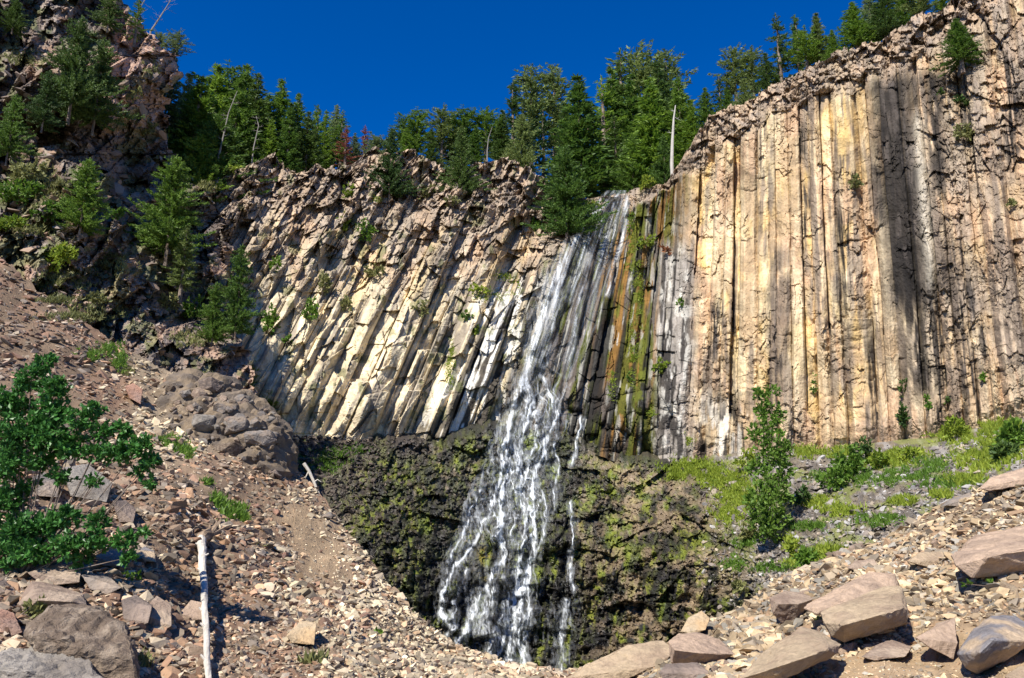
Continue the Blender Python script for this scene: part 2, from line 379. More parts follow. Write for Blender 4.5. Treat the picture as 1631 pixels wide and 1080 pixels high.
us = np.arange(60., 1860., 1.35)
ytop = np.full(us.shape, 200.)
for _ in range(80):
    pxr = us+lean(us)*(600-ytop)
    ytop = .6*ytop+.4*interp(pxr, RIM)
jag = 9*facets(us/15., 0*us+.3, 501, .5)+5*facets(us/6.5, 0*us+.3, 502, .5)+16*(vn(us/40., .5, 503)-.5)
jag = jag*np.where((pxr > 925) & (pxr < 1060), .35, 1.0)
ytop = ytop+jag
pxb = us.copy(); ybot = np.full(us.shape, 650.)
for _ in range(60):
    pxb = us+lean(us)*(600-ybot); ybot = .6*ybot+.4*(interp(pxb, BASE)+26)
ybot = ybot+12*(vn(us/11., .5, 507)-.6)+8*facets(us/17., 0*us+.4, 508, .5)
R = 520
tt = np.linspace(0, 1, R)[:, None]
PY = ytop[None]+(ybot-ytop)[None]*tt
UU = np.broadcast_to(us[None], PY.shape)
PX = UU+lean(UU)*(600-PY)
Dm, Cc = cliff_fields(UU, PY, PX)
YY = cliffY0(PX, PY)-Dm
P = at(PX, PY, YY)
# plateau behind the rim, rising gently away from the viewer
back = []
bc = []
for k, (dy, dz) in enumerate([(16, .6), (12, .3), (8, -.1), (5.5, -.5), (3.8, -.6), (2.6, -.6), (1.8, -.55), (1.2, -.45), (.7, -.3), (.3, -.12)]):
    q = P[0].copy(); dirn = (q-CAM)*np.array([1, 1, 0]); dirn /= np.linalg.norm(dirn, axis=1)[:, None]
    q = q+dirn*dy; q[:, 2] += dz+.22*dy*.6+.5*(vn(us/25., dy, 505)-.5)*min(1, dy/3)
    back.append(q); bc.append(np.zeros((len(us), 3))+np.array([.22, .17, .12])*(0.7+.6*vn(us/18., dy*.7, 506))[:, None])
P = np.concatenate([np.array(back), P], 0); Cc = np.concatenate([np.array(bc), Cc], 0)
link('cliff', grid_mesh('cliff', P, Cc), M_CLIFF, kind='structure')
RIMP = (P[10:].reshape(-1, 3), PX, PY)

# ================================================================== APRON and green bank
apronY0 = tps([(380, 600, 36), (430, 640, 37), (450, 700, 36.4), (600, 695, 38), (760, 685, 39.5), (850, 650, 40.6), (930, 700, 40.5), (1040, 725, 38.8), (1100, 740, 36.9), (1300, 715, 33.8), (1500, 690, 31.0), (1631, 655, 29.2),
               (1831, 600, 27), (460, 900, 28), (600, 920, 31.0), (700, 1010, 32), (830, 1070, 32.8), (900, 1090, 32.5), (1000, 1060, 31.5), (760, 850, 36), (930, 850, 36.5), (1050, 880, 33), (1080, 1000, 30.5), (1150, 950, 28),
               (1180, 830, 30), (1250, 900, 24), (1350, 840, 22.5), (1450, 800, 21.5), (1631, 740, 19.5), (1831, 660, 18.5), (430, 1150, 24), (1150, 1150, 26), (1500, 1150, 16), (1831, 1000, 14)], 1e-3)
def apron_fields(px, py):
    bank = ss(1060, 1190, px-.35*(py-730))       # right: vegetated scree
    drk = 1-ss(470, 640, px+.25*(py-700))        # far left: dark loose rubble
    mossy = np.clip(1-bank-drk, 0, 1)
    f_l = facets(px/34., py/30., 601, 1.); f_m = facets(px/13., py/11., 611, 1.1); f_s = facets(px/6., py/5., 621, 1.1)
    lump1 = vor(px/30., py/36., 631); lump2 = vor(px/12., py/13., 641); lump3 = vor(px/5.5, py/6., 651)
    rl = lambda v, s=1.5: np.sqrt(np.clip(1-v[0]*v[0]*s, 0, 1))*(.5+v[2])
    d = mossy*(.75*facets(px/70., py/48., 706, .7)+.30*facets(px/28., py/22., 707, .8))+mossy*.7*(fbm(px/34., py/50., 698, 3)-.5)+mossy*(.42*rl(lump1)*ss(780, 880, py)+.20*rl(lump2)+.16*rl(lump3)+.16*f_m+.14*f_s)
    d = d+bank*(.25*f_l+.22*f_m+.12*f_s+.12*rl(lump2))+drk*(.15*f_l+.2*f_m+.14*f_s)
    # vertical ribs and gullies on the lower slab
    rib = fbm((px+.10*(py-800))/16., py/260., 661, 3)
    d = d+mossy*ss(800, 920, py)*(rib-.5)*.8
    d = d+.9*(fbm(px/90., py/90., 671, 3)-.5)
    d = d+.10*(fbm(px/4., py/4., 672, 3)-.5)
    for (bx, by, rx, ry, am) in ((882, 858, 22, 20, .9), (912, 857, 14, 15, .8), (772, 900, 20, 48, .9), (812, 905, 22, 40, .7), (795, 955, 18, 45, .7), (900, 900, 30, 60, .5)):
        d = d+am*np.sqrt(np.clip(1-((px-bx)/rx)**2-((py-by)/ry)**2, 0, 1))
    n1 = fbm(px/28., py/26., 681); n2 = fbm(px/9., py/9., 682); n3 = fbm(px/12., py/70., 683)
    c = np.zeros(px.shape+(3,))+np.array([.135, .105, .072])
    c = mixc(c, (.30, .24, .16), ss(.52, .62, n2+.25*(lump3[3]-.5))*.75)
    c = mixc(c, (.05, .042, .036), ss(.50, .60, n2*.4+.6*fbm(px/14., py/14., 684)+.12*(lump2[3]-.5))*.75)
    mz = mossy*ss(.42, .62, .6*n1+.4*n2)
    c = mixc(c, (.115, .115, .022), mz*ss(.42, .58, fbm(px/5., py/5., 685, 3))*.8)
    c = mixc(c, (.22, .19, .03), mz*ss(.60, .70, fbm(px/4., py/6., 686, 3))*.7)
    c = mixc(c, (.04, .06, .016), mossy*ss(.50, .64, fbm(px/7., py/11., 687, 4))*.75)
    # brownish lower right slab
    c = mixc(c, (.21, .155, .095), mossy*ss(900, 980, px)*ss(880, 960, py)*ss(.42, .56, fbm(px/20., py/30., 688))*.8)
    c = mixc(c, (.016, .016, .019), mossy*ss(.52, .58, fbm((px+.08*(py-900))/9., py/150., 689, 3))*ss(860, 950, py)*.93)
    c = mixc(c, (.20, .19, .035), mossy*ss(.60, .70, fbm(px/6., py/12., 690, 3))*ss(840, 900, py)*.7)
    # near the fall: wet dark green-grey
    ctr = 830-.25*(py-850)*.6; wf = np.exp(-((px-ctr)/95.)**4)
    c = mixc(c, (.045, .048, .042), wf*.6)
    c = mixc(c, (.30, .24, .03), mossy*(np.exp(-(((px-775)/16.)**2+((py-885)/40.)**2))+np.exp(-(((px-798)/14.)**2+((py-960)/34.)**2)))*ss(.4, .5, n2)*.8)
    lf_ = fbm(px/60., py/45., 695, 4); c = c*(.40+.95*ss(.40, .62, lf_)*(.55+.45*ss(880, 960, px)))[..., None]
    c = mixc(c, (.10, .125, .018), mossy*ss(.53, .62, fbm(px/20., py/26., 699, 5))*.8)
    c = mixc(c, (.15, .17, .02), mossy*ss(.56, .64, fbm(px/6., py/8., 703, 4))*.75)
    c = mixc(c, (.022, .019, .018), mossy*ss(.50, .62, fbm(px/18., py/26., 700, 5))*.75)
    c = mixc(c, (.014, .013, .014), mossy*ss(.52, .60, fbm((px+.2*(py-850))/8., py/120., 696, 3))*ss(820, 930, py)*.85)
    c = mixc(c, (.24, .175, .11), mossy*ss(900, 1000, px)*ss(.5, .62, fbm(px/24., py/20., 697, 4))*.6)
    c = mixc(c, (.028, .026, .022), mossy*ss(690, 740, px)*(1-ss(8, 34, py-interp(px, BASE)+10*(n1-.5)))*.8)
    c = mixc(c, (.022, .021, .02), mossy*ss(940, 900, px)*ss(.42, .56, fbm(px/14., py/60., 705, 4))*.6)
    c = c*1.25
    # dark rubble at left
    dc = mixc(np.zeros(px.shape+(3,))+np.array([.066, .053, .045]), (.13, .10, .08), ss(.5, .62, n2+.25*(lump3[3]-.5)))
    dc = mixc(dc, (.10, .15, .02), ss(.56, .64, fbm(px/15., py/14., 691))*(1-ss(500, 560, px))*(1-ss(760, 820, py))*.85)
    c = c*(1-drk[..., None])+dc*drk[..., None]
    c = mixc(c, (.06, .048, .042), mossy*(1-ss(715, 750, py+40*(n1-.5)))*(1-ss(660, 740, px))*.8)
    # bank: grey and brown stones, soil, dry grass
    bc_ = mixc(np.zeros(px.shape+(3,))+np.array([.20, .165, .12]), (.30, .275, .25), ss(.5, .6, n2+.3*(lump2[3]-.5)))
    bc_ = mixc(bc_, (.11, .095, .085), ss(.5, .6, fbm(px/10., py/10., 692)+.2*(lump3[3]-.5))*.8)
    bc_ = mixc(bc_, (.21, .24, .05), ss(.52, .60, fbm(px/32., py/18., 693))*.65)
    bc_ = mixc(bc_, (.10, .075, .055), (1-ss(1130, 1200, px))*ss(760, 800, py)*.6)
    c = c*(1-bank[..., None])+bc_*bank[..., None]
    return d, c

def apronY(px, py):
    d, _ = apron_fields(np.asarray(px, f32), np.asarray(py, f32)); return apronY0(px, py)-d
def surfY(px, py):
    """whatever rock the water runs on"""
    c = cliffY(px, py); a = apronY(px, py); b = interp(px, BASE)
    return np.where(py < b, c, np.minimum(a, np.where(py < b+6, c, 99)))
xs = np.arange(380., 1840., 1.6); t0 = interp(xs, BASE)-14; R = 300
tt = np.linspace(0, 1, R)[:, None]**1.0
PY2 = t0[None]+(1150-t0)[None]*tt; PX2 = np.broadcast_to(xs[None], PY2.shape)
d2, c2 = apron_fields(PX2, PY2)
fade = ss(0, .02, tt)
P2 = at(PX2, PY2, apronY0(PX2, PY2)-d2*fade+2.2*(1-ss(0, .02+.055*np.clip(vn(PX2/16., 0*PX2+.5, 702)+.6*(vn(PX2/6., 0*PX2, 704)-.5), 0, 1)*ss(1250, 1150, PX2)+.01, tt+0*PX2)))
link('mossy_slope', grid_mesh('mossy_slope', P2, c2), M_WET, kind='structure')

# ================================================================== LEFT OUTCROP
OUTR = [(-250, 150), (-60, 170), (0, 196), (20, 208), (50, 238), (75, 258), (92, 284), (120, 290), (150, 268), (195, 266), (230, 272), (270, 282), (300, 318), (330, 340), (380, 360), (430, 372), (480, 360), (520, 372), (560, 395), (640, 400)]
outY0 = tps([(-300, -200, 33), (0, -150, 34), (190, -60, 37), (-300, 100, 29), (0, 50, 31), (190, 20, 36), (280, 110, 38), (150, 150, 32), (50, 200, 30), (265, 200, 37), (-300, 300, 26), (0, 330, 27), (150, 330, 29.5), (270, 330, 35.5),
             (340, 340, 37), (-300, 480, 23.5), (0, 430, 24.5), (60, 480, 25), (200, 430, 28.5), (330, 430, 35), (200, 580, 25), (330, 520, 32), (370, 480, 35), (350, 600, 28), (390, 640, 28), (-300, 640, 20), (100, 640, 22)])
def out_fields(px, py):
    ca, sa = math.cos(math.radians(38)), math.sin(math.radians(38))
    x1 = px*ca+py*sa; y1 = -px*sa+py*ca
    f_h = facets(x1/80., y1/130., 701, .7); f_l = facets(x1/30., y1/52., 711, .8); f_m = facets(x1/14., y1/22., 721, .8); f_s = facets(px/6., py/6., 731, .8)
    rub = ss(.5, .6, fbm(px/70., py/60., 741)+.35*ss(180, 230, px)*(1-ss(190, 240, py))-.05)
    d = 1.5*f_h+(1.15-.5*rub)*f_l+.55*f_m+.22*f_s+2.6*(fbm(px/120., py/120., 751, 3)-.5)
    d = d-2.2*np.exp(-(((px-95)/75.)**2+((py-215)/48.)**2))-2.0*np.exp(-(((px-205)/26.)**2+((py-285)/52.)**2))-1.2*np.exp(-(((px-300)/35.)**2+((py-500)/40.)**2))
    d = d+.10*(fbm(px/5., py/5., 752, 3)-.5)
    low = ss(380, 450, py)
    n1 = fbm(px/40., py/40., 761); n2 = fbm(px/10., py/10., 762)
    _, _, h, h2_, _, _, _ = vor(x1/14., y1/22., 721)
    c = np.zeros(px.shape+(3,))+np.array([.16, .122, .098])
    c = mixc(c, (.29, .185, .125), ss(.5, .62, n1+.15*(h-.5))*.75)
    c = mixc(c, (.14, .125, .115), ss(.5, .6, n2+.3*(h2_-.5))*.6)
    c = mixc(c, (.30, .24, .19), ss(.60, .70, n2+.2*(h-.5))*.7)
    c = mixc(c, (.46, .30, .22), ss(150, 200, px)*(1-ss(180, 260, py))*.75)
    c = mixc(c, (.36, .24, .17), low*ss(.45, .6, n1)*.6)
    c = mixc(c, (.10, .12, .035), ss(.54, .62, fbm(px/24., py/18., 763)+.06*ss(230, 330, py)*(1-ss(150, 200, px)))*.6)
    c = c*(0.8+.4*h[..., None])
    return d, c
rows = np.arange(-220., 640., 1.7)
er = interp(rows, OUTR)+14*facets(rows/17., 0*rows, 771, .5)+7*facets(rows/7., 0*rows, 772, .5)
nx = 420
tx = np.linspace(0, 1, nx)[None]
PX3 = -300+(er[:, None]+300)*tx; PY3 = np.broadcast_to(rows[:, None], PX3.shape)
d3, c3 = out_fields(PX3, PY3)
Y3 = outY0(PX3, PY3)-d3
P3 = at(PX3, PY3, Y3)
ex = []
exc = []
for dy, sh in ((.4, 1), (1.0, 2.5), (2, 6), (3.5, 12), (6, 24)):
    ex.append(at(er-sh, rows, Y3[:, -1]+dy)); exc.append(c3[:, -1])
P3 = np.concatenate([P3, np.stack(ex, 1)], 1); c3 = np.concatenate([c3, np.stack(exc, 1)], 1)
link('rocky_hillside', grid_mesh('rocky_hillside', P3, c3), M_CLIFF, kind='structure')
def outY(px, py):
    d, _ = out_fields(np.asarray(px, f32), np.asarray(py, f32)); return outY0(px, py)-d

# ================================================================== GROUND: two talus fans meeting below the fall
GTOP = [(-350, 330), (-100, 370), (0, 408), (60, 465), (130, 510), (200, 560), (260, 590), (330, 612), (400, 640), (440, 672), (458, 725), (490, 765), (520, 800), (560, 860), (600, 915), (650, 962), (700, 1008), (750, 1034), (800, 1052), (850, 1063), (900, 1068),
        (950, 1058), (1000, 1046), (1060, 1020), (1130, 985), (1180, 966), (1230, 928), (1290, 908), (1350, 882), (1400, 860), (1460, 822), (1520, 800), (1560, 780), (1631, 746), (1850, 640), (2000, 590)]
groundY0 = tps([(-350, 330, 24), (0, 408, 24), (60, 465, 23.5), (200, 560, 23.5), (330, 612, 25), (400, 640, 24.5), (440, 680, 23.5), (458, 725, 22.5), (520, 800, 20.0), (600, 915, 17), (700, 1008, 14.6), (800, 1052, 13), (900, 1068, 12.5), (1000, 1046, 13.2),
                (1130, 985, 15.2), (1290, 908, 16.5), (1400, 860, 16.5), (1520, 800, 16.5), (1631, 746, 16), (1850, 640, 16), (1380, 960, 10.8), (1600, 880, 10.8), (1100, 1040, 10.9), (1250, 1055, 8.9), (1450, 1055, 8.3), (1631, 1030, 7.9),
                (900, 1180, 7), (1300, 1300, 4.2), (1631, 1300, 4.0), (1850, 1000, 7.2), (0, 600, 16.5), (0, 800, 10.5), (0, 1000, 6.8), (200, 1000, 7.4), (300, 800, 13), (400, 900, 12), (400, 1000, 9.2), (600, 1000, 10.8), (600, 1080, 8.4),
                (800, 1110, 8.6), (0, 1300, 3.6), (500, 1300, 3.9), (1000, 1300, 4.2), (200, 800, 12), (-300, 700, 12), (-300, 1000, 6), (200, 680, 18), (350, 720, 19.5), (450, 830, 16.5), (330, 860, 12.8)], 2e-3)
def ground_masks(px, py):
    path = np.exp(-(((px-1600)/170.)**2+((py-1040)/55.)**2)*1.0)+.9*np.exp(-(((px-1400)/110.)**2+((py-1062)/26.)**2))
    path = path*1.5+1.2*np.exp(-(((px-490-(py-850)*.62)/40.)**2+((py-868)/62.)**4))+.55*np.exp(-(((px-690)/80.)**2+((py-1035)/18.)**2))+.6*np.exp(-(((px-1600)/60.)**2+((py-925)/16.)**2))
    path = path+.7*np.exp(-(((px-300-(py-740)*1.0)/16.)**2+((py-790)/60.)**4))
    return np.clip(path*(.8+.5*(fbm(px/40., py/25., 801)-.2)), 0, 1)
def ground_fields(px, py):
    d = .35*(fbm(px/120., py/90., 811, 3)-.5)+.10*(fbm(px/35., py/28., 812, 3)-.5)+.012*facets(px/16., py/12., 813,.6)
    path = ground_masks(px, py)
    n = fbm(px/50., py/35., 821); n2 = fbm(px/8., py/7., 822)
    c = np.zeros(px.shape+(3,))+np.array([.20, .145, .105])
    c = mixc(c, (.35, .26, .175), np.clip(path*1.1, 0, 1)*.95)
    c = mixc(c, (.36, .28, .20), ss(430, 620, px)*(1-ss(880, 960, px))*.6)
    c = mixc(c, (.15, .11, .085), ss(.52, .62, n2)*.5*(1-path))
    c = mixc(c, (.27, .165, .12), ss(.48, .6, n)*.5*(1-ss(500, 700, px))*(1-path))
    # gully of pale stones and grass under the outcrop
    c = mixc(c, (.34, .28, .21), ss(190, 230, px)*(1-ss(430, 480, px))*(1-ss(700, 760, py))*.7)
    c = c*np.array([1.0, .95, .84])*(.75+.5*fbm(px/30., py/20., 833))[..., None]
    return d, c
xs = np.arange(-350., 2000., 2.6); gt = interp(xs, GTOP)+5*facets(xs/14., 0*xs, 831, 1.2)+3*facets(xs/6., 0*xs, 832)
R = 300; tt = np.linspace(0, 1, R)[:, None]
PY4 = gt[None]+(1330-gt)[None]*tt**1.15; PX4 = np.broadcast_to(xs[None], PY4.shape)
d4, c4 = ground_fields(PX4, PY4)
def groundP(px, py):
    d, _ = ground_fields(np.asarray(px, f32), np.asarray(py, f32))
    p = at(px, py, np.maximum(groundY0(px, py), 3)); p[..., 2] += d*.8; return p
P4 = groundP(PX4, PY4)
# beyond the crest the slope falls away to the foot of the cliff
bk = []
for (dy, dz) in ((7, -6.5), (5, -4.6), (3.2, -2.9), (1.8, -1.5), (.8, -.55), (.3, -.15)):
    q = P4[0].copy(); dirn = (q-CAM)*np.array([1, 1, 0]); dirn /= np.linalg.norm(dirn, axis=1)[:, None]
    q = q+dirn*dy; q[:, 2] += dz; bk.append(q)
fr = []
for (yy, zz) in ((2.2, -.02), (0.5, -.02), (-6, 0.0), (-30, 1.0)):
    q = P4[-1].copy(); q[:, 0] *= 1.0+(3.8-yy)*.12; q[:, 1] = yy; q[:, 2] = q[:, 2]*.25+zz; fr.append(q)
P4 = np.concatenate([np.array(bk), P4, np.array(fr)], 0)
c4 = np.concatenate([np.repeat(c4[:1], len(bk), 0), c4, np.repeat(c4[-1:], len(fr), 0)], 0)
link('ground', grid_mesh('ground', P4, c4), M_GROUND, kind='structure')
# deep valley floor under everything, out to the horizon
gx = np.linspace(-900, 900, 41); gy = np.linspace(-900, 900, 41)[::-1]
GX, GY = np.meshgrid(gx, gy)
GP = np.stack([GX, GY, -9+0*GX+3*(vn(GX/90., GY/90., 841)-.5)], -1)
link('terrain', grid_mesh('terrain', GP, np.zeros(GP.shape)+np.array([.16, .14, .08])), M_GROUND, kind='structure')
# ================================================================== STONES
def hull_proto(seed, n=14, sx=1, sy=.75, sz=.5, boxy=.5):
    """an angular broken stone as (verts, tri faces), radius about 1"""
    r = random.Random(seed); bm = bmesh.new()
    for _ in range(n):
        v = Vector([r.gauss(0, 1) for _ in range(3)]); v.normalize()
        m = max(abs(v.x), abs(v.y), abs(v.z)); v = v*(1-boxy)+(v/m)*boxy*.85
        bm.verts.new((v.x*sx, v.y*sy, v.z*sz))
    bmesh.ops.convex_hull(bm, input=bm.verts)
    for v in [v for v in bm.verts if not v.link_faces]: bm.verts.remove(v)
    bmesh.ops.triangulate(bm, faces=bm.faces); bm.verts.index_update()
    V = np.array([v.co[:] for v in bm.verts]); Fc = np.array([[v.index for v in f.verts] for f in bm.faces]); bm.free()
    return V, Fc
PROT = [hull_proto(100+i, random.Random(i).choice([9, 11, 14]), 1, random.Random(i+50).uniform(.55, .9), random.Random(i+90).uniform(.28, .6), .6) for i in range(14)]
RND = [hull_proto(300+i, 26, 1, .85, .7, 0) for i in range(6)]

def rotmats(n, rs, tilt=.5):
    a = rs.uniform(0, 2*np.pi, n); b = rs.normal(0, tilt, n); c = rs.normal(0, tilt, n)
    ca, sa, cb, sb, cc, sc_ = np.cos(a), np.sin(a), np.cos(b), np.sin(b), np.cos(c), np.sin(c)
    Rz = np.zeros((n, 3, 3)); Rz[:, 0, 0] = ca; Rz[:, 0, 1] = -sa; Rz[:, 1, 0] = sa; Rz[:, 1, 1] = ca; Rz[:, 2, 2] = 1
    Rx = np.zeros((n, 3, 3)); Rx[:, 0, 0] = 1; Rx[:, 1, 1] = cb; Rx[:, 1, 2] = -sb; Rx[:, 2, 1] = sb; Rx[:, 2, 2] = cb
    Ry = np.zeros((n, 3, 3)); Ry[:, 1, 1] = 1; Ry[:, 0, 0] = cc; Ry[:, 0, 2] = sc_; Ry[:, 2, 0] = -sc_; Ry[:, 2, 2] = cc
    return Rx @ Ry @ Rz

def stones_mesh(name, P, S, Cs, rs, protos=PROT, tilt=.5):
    Vs, Fs, Cl, base = [], [], [], 0
    which = rs.randint(0, len(protos), len(P)); Rm = rotmats(len(P), rs, tilt)
    for k, (V, Fc) in enumerate(protos):
        ix = np.where(which == k)[0]
        if not len(ix): continue
        v = np.einsum('nij,vj->nvi', Rm[ix], V)*S[ix][:, None, None]+P[ix][:, None]
        f = Fc[None]+(np.arange(len(ix))*len(V))[:, None, None]+base
        Vs.append(v.reshape(-1, 3)); Fs.append(f.reshape(-1, 3)); Cl.append(np.repeat(Cs[ix], len(V), 0)); base += len(ix)*len(V)
    V = np.concatenate(Vs); Fq = np.concatenate(Fs)
    return mesh_from(name, V, Fq.ravel(), np.full(len(Fq), 3), np.concatenate(Cl))

PAL_L = np.array([[.33, .20, .145], [.28, .20, .155], [.22, .175, .15], [.40, .25, .17], [.36, .29, .235], [.17, .14, .125], [.44, .36, .28], [.24, .15, .115], [.30, .25, .22]])
PAL_R = np.array([[.40, .30, .20], [.34, .255, .18], [.27, .215, .165], [.46, .35, .24], [.30, .25, .21], [.36, .24, .16], [.23, .19, .16], [.50, .41, .30], [.28, .26, .25]])
PAL_G = np.array([[.42, .35, .26], [.36, .30, .235], [.30, .25, .20], [.48, .41, .32], [.38, .27, .19], [.26, .215, .18]])
PAL_B = np.array([[.30, .275, .25], [.36, .34, .32], [.24, .20, .17], [.20, .175, .16], [.33, .27, .20], [.15, .135, .125]])
PAL_D = np.array([[.06, .05, .043], [.09, .072, .06], [.05, .042, .038], [.13, .10, .08], [.075, .058, .05]])
def pal_pick(px, py, n, rs):
    out = PAL_L[rs.randint(0, len(PAL_L), n)]
    r = PAL_R[rs.randint(0, len(PAL_R), n)]; g = PAL_G[rs.randint(0, len(PAL_G), n)]
    pr = ss(820, 980, px+rs.uniform(-60, 60, n)) > .5
    pg = (((px > 205) & (px < 470) & (py < 720)) | ((px > 430) & (px < 860) & (py > 780) & (rs.uniform(0, 1, n) < ss(340, 560, px-.2*(py-900))))) & (rs.uniform(0, 1, n) < .85)
    out = np.where(pg[:, None], g*1.15, out); out = np.where(pr[:, None], r, out)
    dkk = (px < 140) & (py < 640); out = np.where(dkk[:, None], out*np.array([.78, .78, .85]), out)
    out = out*(.62+.8*fbm(px/60., py/50., 907, 3))[:, None]; lum = out.mean(-1, keepdims=True); out = lum+(out-lum)*.85
    return (out*rs.uniform(.65, 1.35, n)[:, None])**1.1*1.12*np.array([1.01, .98, .84])

def scatter_ground(n, rs, smin, smax, power, x0=-330, x1=1980, ymax=1250, keepf=None):
    px = rs.uniform(x0, x1, n*2); top = interp(px, GTOP); py = top+2+(ymax-top)*rs.uniform(0, 1, n*2)
    path = ground_masks(px, py)
    k = rs.uniform(0, 1, n*2) > path*.93
    if keepf is not None: k &= keepf(px, py)
    px, py = px[k][:n], py[k][:n]
    s = smin*(1-rs.uniform(0, 1, len(px))*(1-(smin/smax)**power))**(-1/power)
    s = s*(1-.45*ground_masks(px, py))*(.55+.95*fbm(px/70., py/45., 905, 3))
    return px, py, s
rs = np.random.RandomState(5)
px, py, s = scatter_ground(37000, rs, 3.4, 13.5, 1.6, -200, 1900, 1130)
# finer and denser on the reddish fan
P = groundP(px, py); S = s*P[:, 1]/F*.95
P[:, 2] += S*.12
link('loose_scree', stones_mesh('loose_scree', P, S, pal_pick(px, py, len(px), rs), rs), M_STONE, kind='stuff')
px, py, s = scatter_ground(2600, rs, 8, 19, 1.8, 850, 1900, 1130); P = groundP(px, py); S = s*P[:, 1]/F; P[:, 2] += S*.05
link('broken_slabs', stones_mesh('broken_slabs', P, S, pal_pick(px, py, len(px), rs)*.95, rs, PROT, .3), M_STONE, kind='stuff')
px, py, s = scatter_ground(1500, rs, 8, 20, 1.6, -100, 330, 1130, lambda x, y: y > 690+.6*x*0+60*(x > 200)); P = groundP(px, py); S = s*P[:, 1]/F; P[:, 2] += S*.05
link('broken_slabs', stones_mesh('broken_slabs', P, S, pal_pick(px, py, len(px), rs)*.8, rs, PROT, .4), M_STONE, kind='stuff')
# gravel, only fine grains, also over the bare paths
px = rs.uniform(-330, 1980, 24000); tp = interp(px, GTOP); py = tp+(1200-tp)*rs.uniform(0, 1, len(px)); s = rs.uniform(1.1, 2.7, len(px))
P = groundP(px, py); S = s*P[:, 1]/F; P[:, 2] += S*.1
link('gravel', stones_mesh('gravel', P, S, pal_pick(px, py, len(px), rs)*1.05, rs, PROT[:5]), M_STONE, kind='stuff')

# loose stones on the bank, the dark rubble and along the ledges under the columns
def surf_scatter(name, n, region, Yf, smin, smax, pal, rs, lift=.2, power=1.8):
    px, py = region(n); Y = Yf(px, py)
    s = smin*(1-rs.uniform(0, 1, len(px))*(1-(smin/smax)**power))**(-1/power)
    P = at(px, py, Y); S = s*Y/F; P[:, 2] += S*lift
    link(name, stones_mesh(name, P, S, pal[rs.randint(0, len(pal), len(px))]*rs.uniform(.8, 1.2, len(px))[:, None], rs), M_STONE, kind='stuff')
def reg_bank(n):
    px = rs.uniform(1120, 1840, n); b = interp(px, BASE)+8; g = interp(px, GTOP)
    py = b+(g+10-b)*rs.uniform(0, 1, n)**.8; k = (rs.uniform(0, 1, n) < .25+.75*ss(.40, .56, fbm(px/70., py/35., 901)+.08*ss(1180, 1300, px)))
    return px[k], py[k]
surf_scatter('bank_rubble', 4200, reg_bank, apronY, 2.2, 10, PAL_B, rs)
def reg_dark(n):
    px = rs.uniform(420, 700, n); b = interp(px, BASE)+4; py = b+rs.uniform(0, 1, n)**1.2*190; k = rs.uniform(0, 1, n) > ss(560, 690, px+.3*(py-700)); return px[k], py[k]
surf_scatter('dark_rubble', 2600, reg_dark, apronY, 2.0, 7, PAL_D, rs)
def reg_out(n):
    py = rs.uniform(-60, 560, n); px = rs.uniform(-60, 380, n); k = (px < interp(py, OUTR)-10) & (fbm(px/55., py/45., 903) > .50); return px[k], py[k]
surf_scatter('hillside_rubble', 4500, reg_out, outY, 2.0, 8.5, np.array([[.27, .19, .14], [.20, .16, .135], [.32, .24, .185], [.15, .12, .105], [.24, .20, .18]]), rs)

def reg_out2(n):
    py = rs.uniform(-60, 580, n); px = rs.uniform(-60, 390, n); k = (px < interp(py, OUTR)-14) & (fbm(px/60., py/60., 904) > .47); return px[k], py[k]
surf_scatter('hillside_rubble', 900, reg_out2, outY, 7, 19, np.array([[.30, .20, .14], [.22, .165, .13], [.34, .24, .17], [.17, .13, .105], [.26, .21, .18]]), rs, .1)

# ---------------- single stones one can tell apart from the scree
def stone_obj_mesh(seed, kind='ang'):
    V, Fc = hull_proto(500+seed, 16, 1, random.Random(seed).uniform(.6, .9), random.Random(seed+3).uniform(.38, .62), .65) if kind == 'ang' else hull_proto(700+seed, 40, 1, .86, .72, 0)
    return finish_rock('rock', V, Fc, seed, 1.0, 2 if kind == 'ang' else 3, .03 if kind == 'ang' else .05, kind != 'ang')

